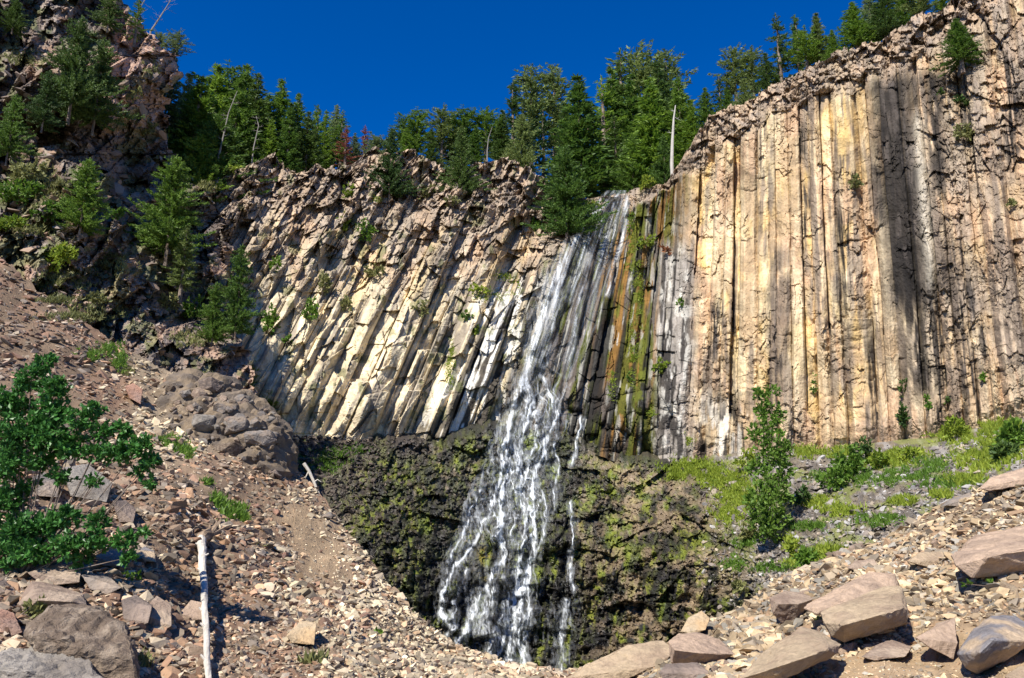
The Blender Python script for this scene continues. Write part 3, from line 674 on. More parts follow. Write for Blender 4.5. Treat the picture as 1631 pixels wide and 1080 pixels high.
from mathutils import noise as mnoise
def finish_rock(name, V, Fc, seed, size, cuts=3, rough=.03, smooth=False, bevel=.05):
    """bevel the hull's edges a little, subdivide it and roughen it like broken stone"""
    bm = bmesh.new(); vs = [bm.verts.new(v) for v in V]
    for f in Fc:
        try: bm.faces.new([vs[i] for i in f])
        except ValueError: pass
    bmesh.ops.dissolve_limit(bm, angle_limit=math.radians(7), verts=bm.verts, edges=bm.edges)
    if bevel: bmesh.ops.bevel(bm, geom=list(bm.edges), offset=bevel*size*.22, segments=1, affect='EDGES', clamp_overlap=True)
    bmesh.ops.triangulate(bm, faces=bm.faces)
    tgt = size/(6 if cuts < 3 else 26)
    for _ in range(6):
        long = [e for e in bm.edges if e.calc_length() > tgt]
        if not long: break
        bmesh.ops.subdivide_edges(bm, edges=long, cuts=1); bmesh.ops.triangulate(bm, faces=bm.faces)
    if smooth: bmesh.ops.smooth_vert(bm, verts=bm.verts, factor=.5, use_axis_x=True, use_axis_y=True, use_axis_z=True)
    bm.normal_update()
    off = Vector((seed*3.1, seed*1.7, 0)); big = cuts >= 3
    for v in bm.verts:
        q = v.co/size
        n = mnoise.fractal(q*1.7+off, 1.0, 2.0, 3)*1.3+mnoise.fractal(q*6+off, 1.0, 2.0, 3)*.5
        if big:
            w = mnoise.voronoi(Vector((q.x*5, q.y*5, q.z*9))+off)
            n += .35*(mnoise.cell(w[1][0]*7.3)-.5)*(1 if mnoise.noise(q*2.2+off*2) > .1 else .1)+.75*mnoise.fractal(q*15+off, 1.0, 2.0, 4)
        v.co += v.normal*n*rough*size
    me = bpy.data.meshes.new(name); bm.to_mesh(me); bm.free()
    me.polygons.foreach_set('use_smooth', [bool(smooth)]*len(me.polygons))
    return me

def stone_mat(nm, c, c2=None, lo=.42, hi=.62, sc=2.2, bump=.9):
    """stone of colour c with weathered patches of colour c2"""
    m = rock_mat(nm, c, s1=3.5, s2=20, var=.42, bump=bump, bdist=.03)
    if c2:
        nt = m.node_tree; rgb = [n for n in nt.nodes if n.type == 'RGB'][0]; dst = rgb.outputs[0].links[0].to_socket
        n = N(nt, 'ShaderNodeTexNoise'); n.inputs['Scale'].default_value = sc; n.inputs['Detail'].default_value = 4
        tc = [x for x in nt.nodes if x.type == 'TEX_COORD'][0]; nt.links.new(tc.outputs['Object'], n.inputs['Vector'])
        mr = N(nt, 'ShaderNodeMapRange'); mr.inputs['From Min'].default_value = lo; mr.inputs['From Max'].default_value = hi; nt.links.new(n.outputs['Fac'], mr.inputs['Value'])
        mx = N(nt, 'ShaderNodeMix', data_type='RGBA'); mx.inputs['A'].default_value = (*c, 1); mx.inputs['B'].default_value = (*c2, 1)
        nt.links.new(mr.outputs[0], mx.inputs['Factor']); nt.links.new(mx.outputs['Result'], dst)
    return m
SM = {'tan': stone_mat('tan_stone', (.40, .305, .20), (.28, .205, .14)), 'pink': stone_mat('pinkish_stone', (.43, .31, .22), (.29, .21, .155)), 'grey': stone_mat('grey_stone', (.20, .175, .155), (.28, .22, .17)),
      'brown': stone_mat('brown_stone', (.25, .18, .135), (.34, .26, .19)), 'dark': stone_mat('dark_stone', (.16, .125, .105), (.25, .19, .15)), 'red': stone_mat('reddish_stone', (.34, .19, .13), (.26, .17, .13)),
      'cream': stone_mat('cream_stone', (.44, .35, .235), (.42, .29, .16)), 'blue': stone_mat('slate_stone', (.20, .185, .185), (.40, .30, .20), .47, .53, 1.3), 'pale': stone_mat('pale_stone', (.27, .24, .205), (.17, .145, .12)),
      'lump': stone_mat('gritty_stone', (.17, .125, .09), (.27, .21, .155), .45, .6, 7.0, 1.6)}
SLM = [stone_obj_mesh(i) for i in range(12)]
def rock_sites(n, x0, x1, cond, seed, smin, smax):
    r = np.random.RandomState(seed); out = []
    tries = 0
    while len(out) < n and tries < 20000:
        tries += 1
        x = r.uniform(x0, x1); tp = float(interp(x, GTOP)); y = tp+6+(1085-tp)*r.uniform(0, 1)
        if y > 1078 or not cond(x, y) or ground_masks(np.array([x]), np.array([y]))[0] > .55: continue
        s = smin*(1-r.uniform(0, 1)*(1-(smin/smax)**2.2))**(-1/2.2)
        if any((x-a)**2+(y-b)**2 < (.9*(s+c))**2 for a, b, c in out): continue
        out.append((x, y, s))
    return out
KINDS = {'red': 'small reddish broken stone in the scree', 'brown': 'small brown broken stone in the scree', 'grey': 'small grey broken stone in the scree', 'tan': 'small tan broken stone in the scree', 'dark': 'small dark brown stone in the scree', 'pink': 'small pinkish slab in the scree', 'cream': 'small cream coloured stone in the scree'}
def place_stones(sites, kinds, side, group, seed):
    r = random.Random(seed); base = {}
    for i, (x, y, s) in enumerate(sites):
        k = kinds[r.randrange(len(kinds))]
        key = (k, r.randrange(12))
        if key not in base:
            me = SLM[key[1]].copy(); me.materials.clear(); me.materials.append(SM[k]); base[key] = me
        o = bpy.data.objects.new('rock', base[key]); COL.objects.link(o)
        p = groundP(np.array([x]), np.array([y]))[0]; S = s*p[1]/F
        o.location = (p[0], p[1], p[2]+S*.15); o.scale = (S, S*r.uniform(.8, 1.1), S*r.uniform(.8, 1.2))
        o.rotation_euler = (r.gauss(0, .3), r.gauss(0, .3), r.uniform(0, 6.28))
        o['label'] = KINDS[k]+' '+side; o['category'] = 'stone'; o['group'] = group+' ('+k+')'
place_stones(rock_sites(135, 0, 800, lambda x, y: y > 640+.2*max(0, 200-x), 3, 7.5, 20), ['red', 'brown', 'grey', 'dark', 'pink', 'tan'], 'left of the falls', 'stones in the left scree', 1)
place_stones(rock_sites(130, 930, 1631, lambda x, y: True, 4, 7.5, 19), ['tan', 'brown', 'pink', 'grey', 'cream'], 'right of the falls', 'stones in the right scree', 2)

def boulder(pts, Y, thick, mat, label, seed, name='boulder', rough=.011, sink=.15, cuts=3, bevel=.016, extra=(), smooth=False):
    """hull of a front outline (px, py[, dY]) and a smaller ring set back: the stone's real size and depth"""
    cxm = sum(p[0] for p in pts)/len(pts); bot = max(p[1] for p in pts); cym = sum(p[1] for p in pts)/len(pts)
    Y = float(groundP(np.array([cxm]), np.array([bot-2.0]))[0][1])*.985-.02
    d3_ = [(p[0], p[1], p[2] if len(p) > 2 else 0) for p in pts]
    F_ = np.array([at(x, y, Y+d) for x, y, d in d3_]); c = F_.mean(0)
    Mid = np.array([at(x, y, Y+max(d, 0)+thick*.4) for x, y, d in d3_]); B_ = np.array([at(cxm+(x-cxm)*.9, cym+(y-cym)*.8+.06*(bot-cym), Y+max(d, 0)+thick) for x, y, d in d3_])
    E_ = np.array([at(a, b, Y+d) for a, b, d in extra]).reshape(-1, 3)
    V = np.concatenate([F_, Mid, B_, E_]); V[:, 2] -= 0
    size = float(np.linalg.norm(F_.max(0)-F_.min(0)))
    ctr = np.array([c[0], c[1]+thick*.5, F_[:, 2].min()])
    bm = bmesh.new()
    for v in V-ctr: bm.verts.new(v)
    bmesh.ops.convex_hull(bm, input=bm.verts)
    for v in [v for v in bm.verts if not v.link_faces]: bm.verts.remove(v)
    bm.verts.index_update(); Vh = [v.co.copy() for v in bm.verts]; Fh = [[v.index for v in f.verts] for f in bm.faces]; bm.free()
    me = finish_rock(name, Vh, Fh, seed, size, cuts, rough, smooth, bevel)
    o = link(name, me, SM[mat]); o.location = ctr; o['label'] = label; o['category'] = 'boulder'
    return o
boulder([(1515, 885, .3), (1522, 900), (1548, 920, -.1), (1582, 914, -.1), (1633, 912, -.1), (1705, 912), (1710, 850, .9), (1640, 838, 1.3), (1552, 852, 1.4), (1520, 880, .7), (1578, 886, -.4), (1640, 872, -.35)], 11.2, .9, 'pink', 'large flat topped reddish brown boulder jutting in at the right edge', 1)
boulder([(1307, 976, .3), (1312, 992, .1), (1325, 1014), (1345, 1023), (1392, 1006), (1445, 992), (1448, 975), (1432, 938, .7), (1406, 938, .9), (1378, 949, .9), (1342, 996, -.3), (1400, 980, -.3), (1440, 968, -.15)], 9.3, .6, 'tan', 'big squarish tan boulder with a cracked face lying before a tilted slab', 2)
boulder([(1281, 968, .2), (1300, 978), (1345, 984), (1425, 975), (1432, 932, .6), (1425, 914, .8), (1386, 912, .8), (1330, 940, .6), (1286, 962, .3), (1320, 968, -.15)], 10.6, .5, 'pink', 'long slanting pinkish slab resting behind the cracked tan boulder', 3)
boulder([(1176, 1082), (1212, 1044, .5), (1276, 997, .9), (1306, 1003, .9), (1342, 1026, .5), (1332, 1042, .2), (1296, 1060), (1246, 1084, -.1), (1250, 1058, -.25), (1318, 1034, -.1)], 8.6, .35, 'tan', 'wide flat tan slab with a smooth top at the bottom edge', 4)
boulder([(1224, 952, .2), (1230, 978), (1246, 992), (1266, 990), (1296, 954, .2), (1280, 944, .5), (1250, 941, .5), (1240, 962, -.2), (1272, 962, -.15)], 12.0, .45, 'brown', 'brown cube shaped boulder left of the slanting slab', 5)
boulder([(1064, 1022, .3), (1070, 1056), (1130, 1062), (1172, 1042), (1146, 1019, .6), (1110, 1007, .7), (1082, 1009, .6), (1110, 1040, -.25), (1075, 1035, -.2)], 10.2, .5, 'pink', 'smooth sloping pinkish brown slab above the bottom edge right of the falls', 6)
boulder([(1084, 1006), (1096, 984, .3), (1118, 973, .4), (1131, 985, .3), (1124, 1003), (1104, 1010)], 13.4, .5, 'cream', 'pale rounded boulder on the crest nearest the falls', 7)
boulder([(1527, 1042), (1538, 1062), (1556, 1072), (1606, 1042), (1651, 1022), (1640, 996, .4), (1618, 980, .6), (1578, 980, .6), (1553, 1004, .3), (1580, 1020, -.3), (1560, 1040, -.3)], 8.1, .45, 'blue', 'slate and tan patched boulder half sunk in the dirt path', 8)
boulder([(1459, 1016), (1482, 1032), (1518, 1050), (1526, 1024), (1521, 984, .3), (1494, 994, .4)], 8.8, .35, 'pink', 'upright angular reddish stone beside the patched boulder', 9)
boulder([(1372, 1046), (1392, 1052), (1442, 1046), (1452, 1031, .3), (1420, 1019, .5), (1394, 1030, .3)], 8.3, .25, 'brown', 'low dark brown slab flush with the dirt path', 10)
boulder([(1560, 778), (1576, 782), (1642, 770), (1692, 750), (1682, 738, .5), (1640, 740, .5), (1580, 759, .4)], 15.8, .8, 'pink', 'long reddish slab on the crest of the right scree', 11)
boulder([(903, 1080), (950, 1050, .3), (1000, 1028, .5), (1056, 1020, .6), (1078, 1038, .3), (1042, 1062), (998, 1082)], 11.0, .6, 'tan', 'long pale slab at the lip of the ravine below the falls', 12)
boulder([(1050, 1072), (1060, 1058, .2), (1110, 1056, .3), (1135, 1074), (1110, 1090), (1060, 1090)], 9.4, .4, 'dark', 'dark low slab at the bottom edge under the smooth sloping slab', 13)
boulder([(1500, 806), (1512, 796, .2), (1545, 784, .3), (1560, 790), (1540, 806)], 15.6, .4, 'grey', 'grey flat stone on the crest left of the long reddish slab', 14)
boulder([(1385, 1000), (1398, 990, .2), (1420, 992, .2), (1426, 1004), (1400, 1010)], 9.0, .3, 'cream', 'small cream block tucked under the cracked tan boulder', 15)
boulder([(1445, 895), (1465, 880, .2), (1500, 878, .3), (1510, 892), (1480, 904)], 12.2, .4, 'tan', 'flat tan stone left of the large reddish brown boulder', 16)
boulder([(1350, 905), (1362, 893, .2), (1392, 890, .2), (1400, 903), (1370, 910)], 13.4, .4, 'brown', 'brown slab on the scree above the slanting pinkish slab', 17)
boulder([(1600, 1078), (1622, 1062, .2), (1650, 1060, .2), (1650, 1085), (1610, 1090)], 7.4, .3, 'tan', 'tan stone cut off by the lower right corner', 18)
# left foreground
boulder([(28, 962, .1), (36, 977), (56, 982), (102, 979), (136, 967), (132, 946, .3), (92, 934, .5), (50, 924, .5), (60, 956, -.25), (115, 958, -.2)], 7.7, .5, 'brown', 'broad brown boulder with a flat sloping top under the bush', 21)
boulder([(44, 912), (60, 926), (86, 932), (126, 927), (130, 906, .3), (96, 896, .4)], 8.7, .45, 'brown', 'brown slab directly above the broad brown boulder', 22)
boulder([(131, 917, .1), (144, 938), (170, 947), (194, 936), (176, 919, .3), (150, 914, .3)], 8.6, .4, 'grey', 'pointed grey slab right of the bush base', 23)
boulder([(195, 957, .1), (196, 984), (211, 1004), (236, 992), (242, 965, .1), (216, 948, .3)], 7.9, .45, 'dark', 'dark angular boulder above the gritty rounded mound', 24)
boulder([(226, 976), (230, 1006), (250, 1010), (273, 997), (272, 964, .2), (250, 949, .3)], 7.7, .4, 'brown', 'brown upright block left of the fallen trunk', 25)
boulder([(286, 977), (295, 989), (321, 987), (323, 960, .2), (304, 956, .2)], 7.9, .3, 'pink', 'pinkish block touching the left side of the fallen trunk', 26)
boulder([(456, 1012), (465, 1024), (500, 1027), (504, 992, .2), (480, 988, .3)], 9.2, .35, 'cream', 'cream faced stone alone on the gravel right of the trunk', 27)
boulder([(180, 798), (190, 832), (212, 832), (217, 811, .2), (200, 797, .3)], 12.3, .5, 'dark', 'dark block poking through the lowest bush branches', 28)
boulder([(-8, 985), (8, 1016), (36, 1007), (22, 977, .2), (2, 970, .2)], 6.9, .3, 'red', 'reddish stone at the left edge above the pale mound', 29)
boulder([(199, 616), (206, 634), (224, 644), (227, 620, .2), (212, 610, .3)], 20.0, .6, 'red', 'orange brown slab at the head of the pale gully', 30)
boulder([(-10, 930), (0, 955), (22, 950), (24, 935, .2), (5, 922, .2)], 7.3, .35, 'dark', 'dark boulder at the left edge below the bush', 31)
boulder([(100, 745), (112, 790), (170, 800), (178, 770, .3), (140, 740, .5)], 12.2, .5, 'pale', 'pale grey boulder seen through gaps in the bush', 32)
boulder([(52, 760), (60, 790), (92, 792), (96, 764, .3), (70, 752, .3)], 11.5, .5, 'grey', 'grey boulder in the shade under the bush', 33)
boulder([(150, 885), (160, 900), (200, 905), (214, 888, .2), (180, 876, .3)], 9.6, .4, 'pale', 'pale grey slab lying at the lower right of the bush', 34)
boulder([(215, 880), (222, 893), (248, 895), (246, 878, .2), (230, 870, .3)], 9.9, .35, 'blue', 'light grey flat stone between bush and fallen trunk', 35)
# gritty mounds of the corner
boulder([(42, 1010), (60, 1040), (120, 1085), (218, 1090), (214, 1050), (190, 1000, .3), (150, 975, .5), (85, 972, .5)], 6.5, .8, 'lump', 'large rounded gritty brown mound in the lower left corner', 36, rough=.034, cuts=6, bevel=.05)
boulder([(-30, 1060), (-20, 1100), (80, 1110), (168, 1095), (140, 1048, .3), (60, 1033, .4), (0, 1036, .3)], 5.7, .7, 'pale', 'pale crusty boulder at the very lower left corner', 37, rough=.034, cuts=6, bevel=.05)

# ================================================================== KNOB of cemented rubble
def blob(name, pts, Y, thick, mat, seed, rough, lumps, n_sub=6, **props):
    """closed rounded body from an outline, with rounded stones standing out of it"""
    F_ = np.array([at(p[0], p[1], Y+(p[2] if len(p) > 2 else 0)) for p in pts]); c = F_.mean(0); mx_ = np.mean([p[0] for p in pts]); my_ = np.mean([p[1] for p in pts])
    rg = lambda f, dy: np.array([at(mx_+(p[0]-mx_)*f, my_+(p[1]-my_)*f, Y+(p[2] if len(p) > 2 else 0)+dy) for p in pts])
    V = np.concatenate([rg(.75, -thick*.32), F_, rg(.97, thick*.5), rg(.8, thick)])
    bm = bmesh.new()
    for v in V-c: bm.verts.new(v)
    bmesh.ops.convex_hull(bm, input=bm.verts)
    for v in [v for v in bm.verts if not v.link_faces]: bm.verts.remove(v)
    bmesh.ops.triangulate(bm, faces=bm.faces)
    for _ in range(n_sub):
        long = [e for e in bm.edges if e.calc_length() > .13]
        if not long: break
        bmesh.ops.subdivide_edges(bm, edges=long, cuts=1); bmesh.ops.triangulate(bm, faces=bm.faces)
        if _ < 3: bmesh.ops.smooth_vert(bm, verts=bm.verts, factor=.5, use_axis_x=True, use_axis_y=True, use_axis_z=True)
    bm.normal_update(); off = Vector((seed, seed*2.3, 1))
    for v in bm.verts:
        d = 0
        for sc_, am in lumps:
            r = mnoise.voronoi(v.co*sc_+off)[0][0]
            d += am*math.sqrt(max(0, 1-r*r*1.7))
        v.co += v.normal*(d+rough*mnoise.fractal(v.co*5+off, 1, 2, 3))
    me = bpy.data.meshes.new(name); bm.to_mesh(me); bm.free()
    o = link(name, me, mat, **props); o.location = c; return o
M_KNOB = stone_mat('cemented_rubble', (.20, .15, .10), (.14, .112, .088), .42, .58, 2.5, 1.0)
blob('rubble_outcrop', [(272, 700), (300, 760), (345, 800), (400, 838, -.6), (438, 834, -.4), (441, 790), (444, 730), (430, 690, .2), (395, 655, .6), (350, 625, 1.0), (305, 610, 1.6), (262, 640, 1.0)], 21.0, 2.6, M_KNOB, 3, .10, ((1.3, .42), (3.0, .20)), kind='structure')
from mathutils.bvhtree import BVHTree
_kb = bpy.data.objects['rubble_outcrop']; _kc = np.array(_kb.location)
_bv = BVHTree.FromPolygons([Vector(np.array(v.co)+_kc) for v in _kb.data.vertices], [list(p.vertices) for p in _kb.data.polygons])
def knob_hit(x, y):
    d = Vector(at(x, y, 10)-CAM).normalized(); h = _bv.ray_cast(Vector(CAM), d); return (None, None) if h[0] is None else (np.array(h[0]), np.array(h[1]))
def round_boulder(cx, cy, rx, ry, Y, mat, label, seed):
    V, Fc = hull_proto(900+seed, 22, 1, .95, 1, .3)
    me = finish_rock('rounded_boulder', V, Fc, seed, 1, 3, .03, False, .09)
    o = link('rounded_boulder', me, SM[mat]); hp, _n = knob_hit(cx, cy); Y = float(hp[1])-.12*rx*Y/F if hp is not None else float(gp(cx, cy)[1]); k = Y/F; o.location = at(cx, cy, Y); o.scale = (rx*k*1.05, rx*k*.85, ry*k*1.1); o.rotation_euler = (0, random.Random(seed).uniform(-.3, .3), random.Random(seed).uniform(-.4, .4))
    o['label'] = label; o['category'] = 'boulder'
for i, a in enumerate([(415, 697, 27, 17, 20.2, 'grey', 'grey rounded boulder overhanging the right end of the rubble outcrop'), (362, 718, 27, 17, 20.0, 'lump', 'largest rounded boulder in the middle of the rubble outcrop'),
                       (325, 673, 19, 17, 21.0, 'pale', 'pale rounded boulder high on the left of the rubble outcrop'), (374, 676, 24, 17, 20.8, 'grey', 'flattened boulder on top of the rubble outcrop'),
                       (307, 729, 20, 16, 20.0, 'grey', 'smooth grey boulder low beside the green grass patch'), (322, 711, 12, 13, 20.2, 'pale', 'small upright rounded boulder above the smooth grey one'),
                       (333, 613, 20, 13, 22.6, 'dark', 'dark rounded boulder at the head of the rubble outcrop'), (316, 629, 14, 12, 22.2, 'brown', 'brown rounded boulder just below the dark one at the outcrop head'),
                       (421, 806, 27, 28, 19.6, 'lump', 'big sandy block at the foot of the rubble outcrop'), (345, 742, 13, 9, 19.9, 'brown', 'small brown cobble under the largest rounded boulder'),
                       (368, 750, 12, 10, 19.8, 'pale', 'small pale cobble under the largest rounded boulder'), (395, 752, 14, 12, 19.9, 'dark', 'dark cobble in the hollow of the rubble outcrop'),
                       (290, 655, 15, 11, 21.4, 'tan', 'tan cobble at the left shoulder of the rubble outcrop'), (352, 650, 14, 9, 21.6, 'grey', 'small grey cobble above the flattened boulder'), (385, 640, 12, 8, 22.4, 'brown', 'small brown cobble at the skyline of the rubble outcrop')]):
    round_boulder(*a, seed=i)

rk = random.Random(77); kbase = {}
for i in range(260):
    x, y = rk.uniform(262, 446), rk.uniform(608, 835); hp, hn = knob_hit(x, y)
    if hp is None: continue
    k = rk.choice(['grey', 'pale', 'brown', 'tan', 'lump']); key = (k, rk.randrange(3))
    if key not in kbase:
        V, Fc = hull_proto(960+key[1], 16, 1, .9, .85, .3); me = finish_rock('cobble', V, Fc, i, 1, 2, .03, False, .08); me.materials.append(SM[k]); kbase[key] = me
    o = bpy.data.objects.new('cobble', kbase[key]); COL.objects.link(o); s_ = rk.choice([3, 4, 5, 6.5, 8.5, 11])*hp[1]/F; o.location = hp-np.array([0, .0, 0]); o.scale = (s_, s_*.9, s_*rk.uniform(.6, .95)); o.rotation_euler = (rk.gauss(0, .4), rk.gauss(0, .4), rk.uniform(0, 6))
    o['label'] = {'grey': 'small grey', 'pale': 'small pale grey', 'brown': 'small brown', 'tan': 'small tan', 'lump': 'small gritty brown'}[k]+' cobble stuck in the rubble outcrop'; o['category'] = 'stone'; o['group'] = 'cobbles in the outcrop ('+k+')'

# ================================================================== FALLEN TRUNK
def tube(bm, pts, rads, n=8, cap=True, wob=0, seed=0):
    r_ = random.Random(seed); prev = None; rings = []
    for i, (p, r) in enumerate(zip(pts, rads)):
        p = Vector(p); d = (Vector(pts[min(i+1, len(pts)-1)])-Vector(pts[max(i-1, 0)]))
        if d.length < 1e-9: d = Vector((0, 0, 1))
        d.normalize(); a = d.orthogonal() if prev is None else (prev-d*prev.dot(d))
        a.normalize(); prev = a; b = d.cross(a)
        rings.append([bm.verts.new(p+(a*math.cos(2*math.pi*k/n)+b*math.sin(2*math.pi*k/n))*r*(1+wob*r_.uniform(-1, 1))) for k in range(n)])
    for A, B in zip(rings, rings[1:]):
        for k in range(n): bm.faces.new((A[k], A[(k+1) % n], B[(k+1) % n], B[k]))
    if cap: bm.faces.new(rings[0][::-1]); bm.faces.new(rings[-1])
def gp(x, y): return groundP(np.array([float(x)]), np.array([float(y)]))[0]
M_LOG = rock_mat('weathered_wood', (.50, .455, .39), s1=4, s2=30, var=.45, bump=.6, bdist=.01, rough=.8)
nt = M_LOG.node_tree
for n in nt.nodes:
    if n.type == 'TEX_COORD':
        mp = N(nt, 'ShaderNodeMapping'); mp.inputs['Scale'].default_value = (1.0, .25, .5)
        for l in list(n.outputs['Object'].links):
            t = l.to_socket; nt.links.remove(l); nt.links.new(mp.outputs[0], t)
        nt.links.new(n.outputs['Object'], mp.inputs['Vector']); break
M_BARK = stone_mat('peeling_bark', (.16, .11, .075), (.30, .22, .15), .45, .6, 6)
ends = [(331, 1110), (330, 1075), (328, 1030), (326, 985), (324, 940), (322, 905), (321, 880), (320, 862)]
pp0 = [gp(*e) for e in ends]; pp = []
for k, e in enumerate(ends):
    yk = pp0[0][1]+(pp0[-1][1]-pp0[0][1])*((ends[0][1]-e[1])/(ends[0][1]-ends[-1][1]))**1.5
    pp.append(at(e[0], e[1], yk*.985)+np.array([0, 0, .05]))
bpos = pp[0]
rr = [.022, .024, .027, .032, .038, .046, .058, .072]
root = empty('fallen_trunk', tuple(bpos), label='bleached bare tree trunk lying down the scree at the left', category='log')
bm = bmesh.new(); den_p, den_r = [], []
for i in range(len(pp)-1):
    for t in np.linspace(0, 1, 6)[:-1]: den_p.append(pp[i]*(1-t)+pp[i+1]*t-bpos); den_r.append(rr[i]*(1-t)+rr[i+1]*t)
den_p = [p+np.array([.005*math.sin(i*.7), 0, .005*math.cos(i*.9)]) for i, p in enumerate(den_p)]
tube(bm, den_p, den_r, 12, wob=.10, seed=4); me = bpy.data.meshes.new('stem'); bm.to_mesh(me); bm.free(); link('stem', me, M_LOG, root)
bm = bmesh.new(); e = den_p[-1]; tube(bm, [e, e+np.array([-.01, .10, .03]), e+np.array([-.02, .30, .07]), e+np.array([-.05, .50, .16])], [.076, .09, .08, .03], 12, wob=.2, seed=9)
for k in range(7):
    a = random.Random(k).uniform(-1, 1); tube(bm, [e+np.array([0, .3, .05]), e+np.array([a*.14, .5, .10+.03*k]), e+np.array([a*.26-.08, .55, .12+.035*k])], [.03, .02, .005], 5, seed=k)
me = bpy.data.meshes.new('broken_root_end'); bm.to_mesh(me); bm.free(); link('broken_root_end', me, M_BARK, root)
rb = random.Random(2)
for k in range(6):
    i = rb.randrange(4, len(den_p)-3); p = den_p[i]; bm = bmesh.new(); sg = rb.choice((-1, 1))
    tube(bm, [p, p+np.array([sg*(den_r[i]+.03), 0, .05])], [.014, .009], 6); me = bpy.data.meshes.new('branch_stub'); bm.to_mesh(me); bm.free(); link('branch_stub', me, M_LOG, root)
# dead branch at the gully's edge
b0 = at(484, 738, 28.5); root = empty('dead_branch', tuple(b0), label='pale bare dead branch lying where the dark rubble meets the gravel', category='branch')
def dY(x, y): return at(x, y, 27.5)-b0
bm = bmesh.new(); tube(bm, [dY(484, 738), dY(492, 750), (dY(500, 768)), dY(508, 786), dY(514, 803)], [.06, .055, .05, .04, .02], 7, wob=.15); me = bpy.data.meshes.new('stem'); bm.to_mesh(me); bm.free(); link('stem', me, M_LOG, root)
for q in (((492, 750), (486, 762), (484, 772)), ((500, 768), (506, 764), (512, 768))):
    bm = bmesh.new(); tube(bm, [dY(*t) for t in q], [.03, .022, .01], 5); me = bpy.data.meshes.new('twig'); bm.to_mesh(me); bm.free(); link('twig', me, M_LOG, root)
# ================================================================== WATERFALL
ENV = [(300, 968, 1004), (330, 938, 1000), (350, 925, 996), (400, 897, 988), (450, 873, 975), (500, 856, 962), (550, 838, 942), (600, 815, 925), (650, 798, 905), (700, 780, 895), (750, 762, 888), (800, 742, 880), (850, 722, 868), (900, 708, 860), (950, 703, 850), (1000, 704, 845), (1075, 718, 835)]
STREAMS = [([(985, 310), (952, 338), (925, 368), (905, 397), (885, 440), (868, 490), (852, 545), (838, 590), (828, 625)], 6, .95), ([(990, 312), (960, 350), (935, 385), (918, 430), (905, 480)], 5, .55), ([(998, 312), (996, 350), (988, 395), (975, 430), (968, 470)], 4, .5),
 ([(960, 330), (935, 355), (912, 385), (898, 420)], 4, .6), ([(905, 397), (893, 445), (884, 500), (872, 560), (862, 600)], 8, .5), ([(940, 400), (925, 470), (915, 540), (905, 600)], 7, .35),
 ([(838, 590), (822, 625), (812, 660), (808, 700), (800, 745), (788, 790), (775, 822), (758, 850), (745, 885), (722, 905), (708, 935), (706, 975), (722, 1000), (712, 1010)], 3.6, 1.0),
 ([(865, 600), (880, 640), (886, 660), (870, 695), (860, 735), (850, 770), (846, 815), (848, 850), (850, 885), (838, 920), (815, 965), (802, 1010), (790, 1055)], 4.2, 1.0),
 ([(815, 655), (810, 700), (812, 740), (800, 775), (797, 815), (797, 850), (802, 885), (785, 915), (765, 950), (750, 985), (738, 1015), (728, 1030)], 4.6, .95), ([(838, 600), (845, 640), (838, 680), (828, 720), (825, 765), (832, 800), (835, 840), (833, 885), (826, 930), (828, 980), (830, 1060)], 4.0, .9),
 ([(848, 655), (856, 690), (843, 730), (836, 765)], 3, .8), ([(925, 665), (922, 700), (914, 740)], 2.2, .75), ([(886, 700), (890, 735), (884, 775), (880, 815)], 2.2, .55), ([(908, 800), (912, 850), (910, 900), (916, 945)], 2.2, .8), ([(905, 955), (893, 1000), (892, 1070)], 4, .6),
 ([(745, 830), (728, 870), (716, 900)], 2.6, .6), ([(770, 780), (752, 810), (735, 850), (722, 885), (714, 930)], 2.2, .55), ([(745, 905), (735, 930), (722, 960), (720, 990)], 2.2, .55), ([(862, 780), (868, 815), (862, 850), (852, 885)], 2.6, .6), ([(800, 885), (806, 905), (808, 940)], 2.2, .5),
 ([(838, 920), (828, 950), (815, 1000), (812, 1050)], 7, .75), ([(785, 925), (775, 960), (765, 1010)], 5, .55), ([(820, 940), (798, 985), (778, 1040)], 5, .6), ([(850, 890), (842, 940), (840, 990), (836, 1050)], 4, .6)]
wx = np.arange(690., 1012., 1.15); wy = np.arange(303., 1075., 1.25)
WX, WY = np.meshgrid(wx, wy)
wob = 16*(fbm(WX/26., WY/34., 950, 4)-.5)+4*(vn(WX/6., WY/10., 951)-.5)
XX = WX+wob*(.22+.78*ss(560, 650, WY))
l_ = interp(wy, [(a, b) for a, b, c in ENV])[:, None]; r_ = interp(wy, [(a, c) for a, b, c in ENV])[:, None]
cxw = (l_+r_)/2; hw = (r_-l_)/2; sN = (XX-cxw)/hw
env = np.clip(1-np.abs(sN)**4, 0, 1)*(np.abs(sN) < 1)
up = 1-ss(570, 640, WY)
sk = fbm(sN*9+.002*WY, WY/110., 960, 4)
D = env*up*(.03+.34*ss(.45, .72, sk)*(.45+.55*ss(.4, -.7, sN)))
D = np.maximum(D, env*up*.5*ss(560, 360, WY)*ss(.48, .66, fbm(sN*16, WY/50., 961, 3)))
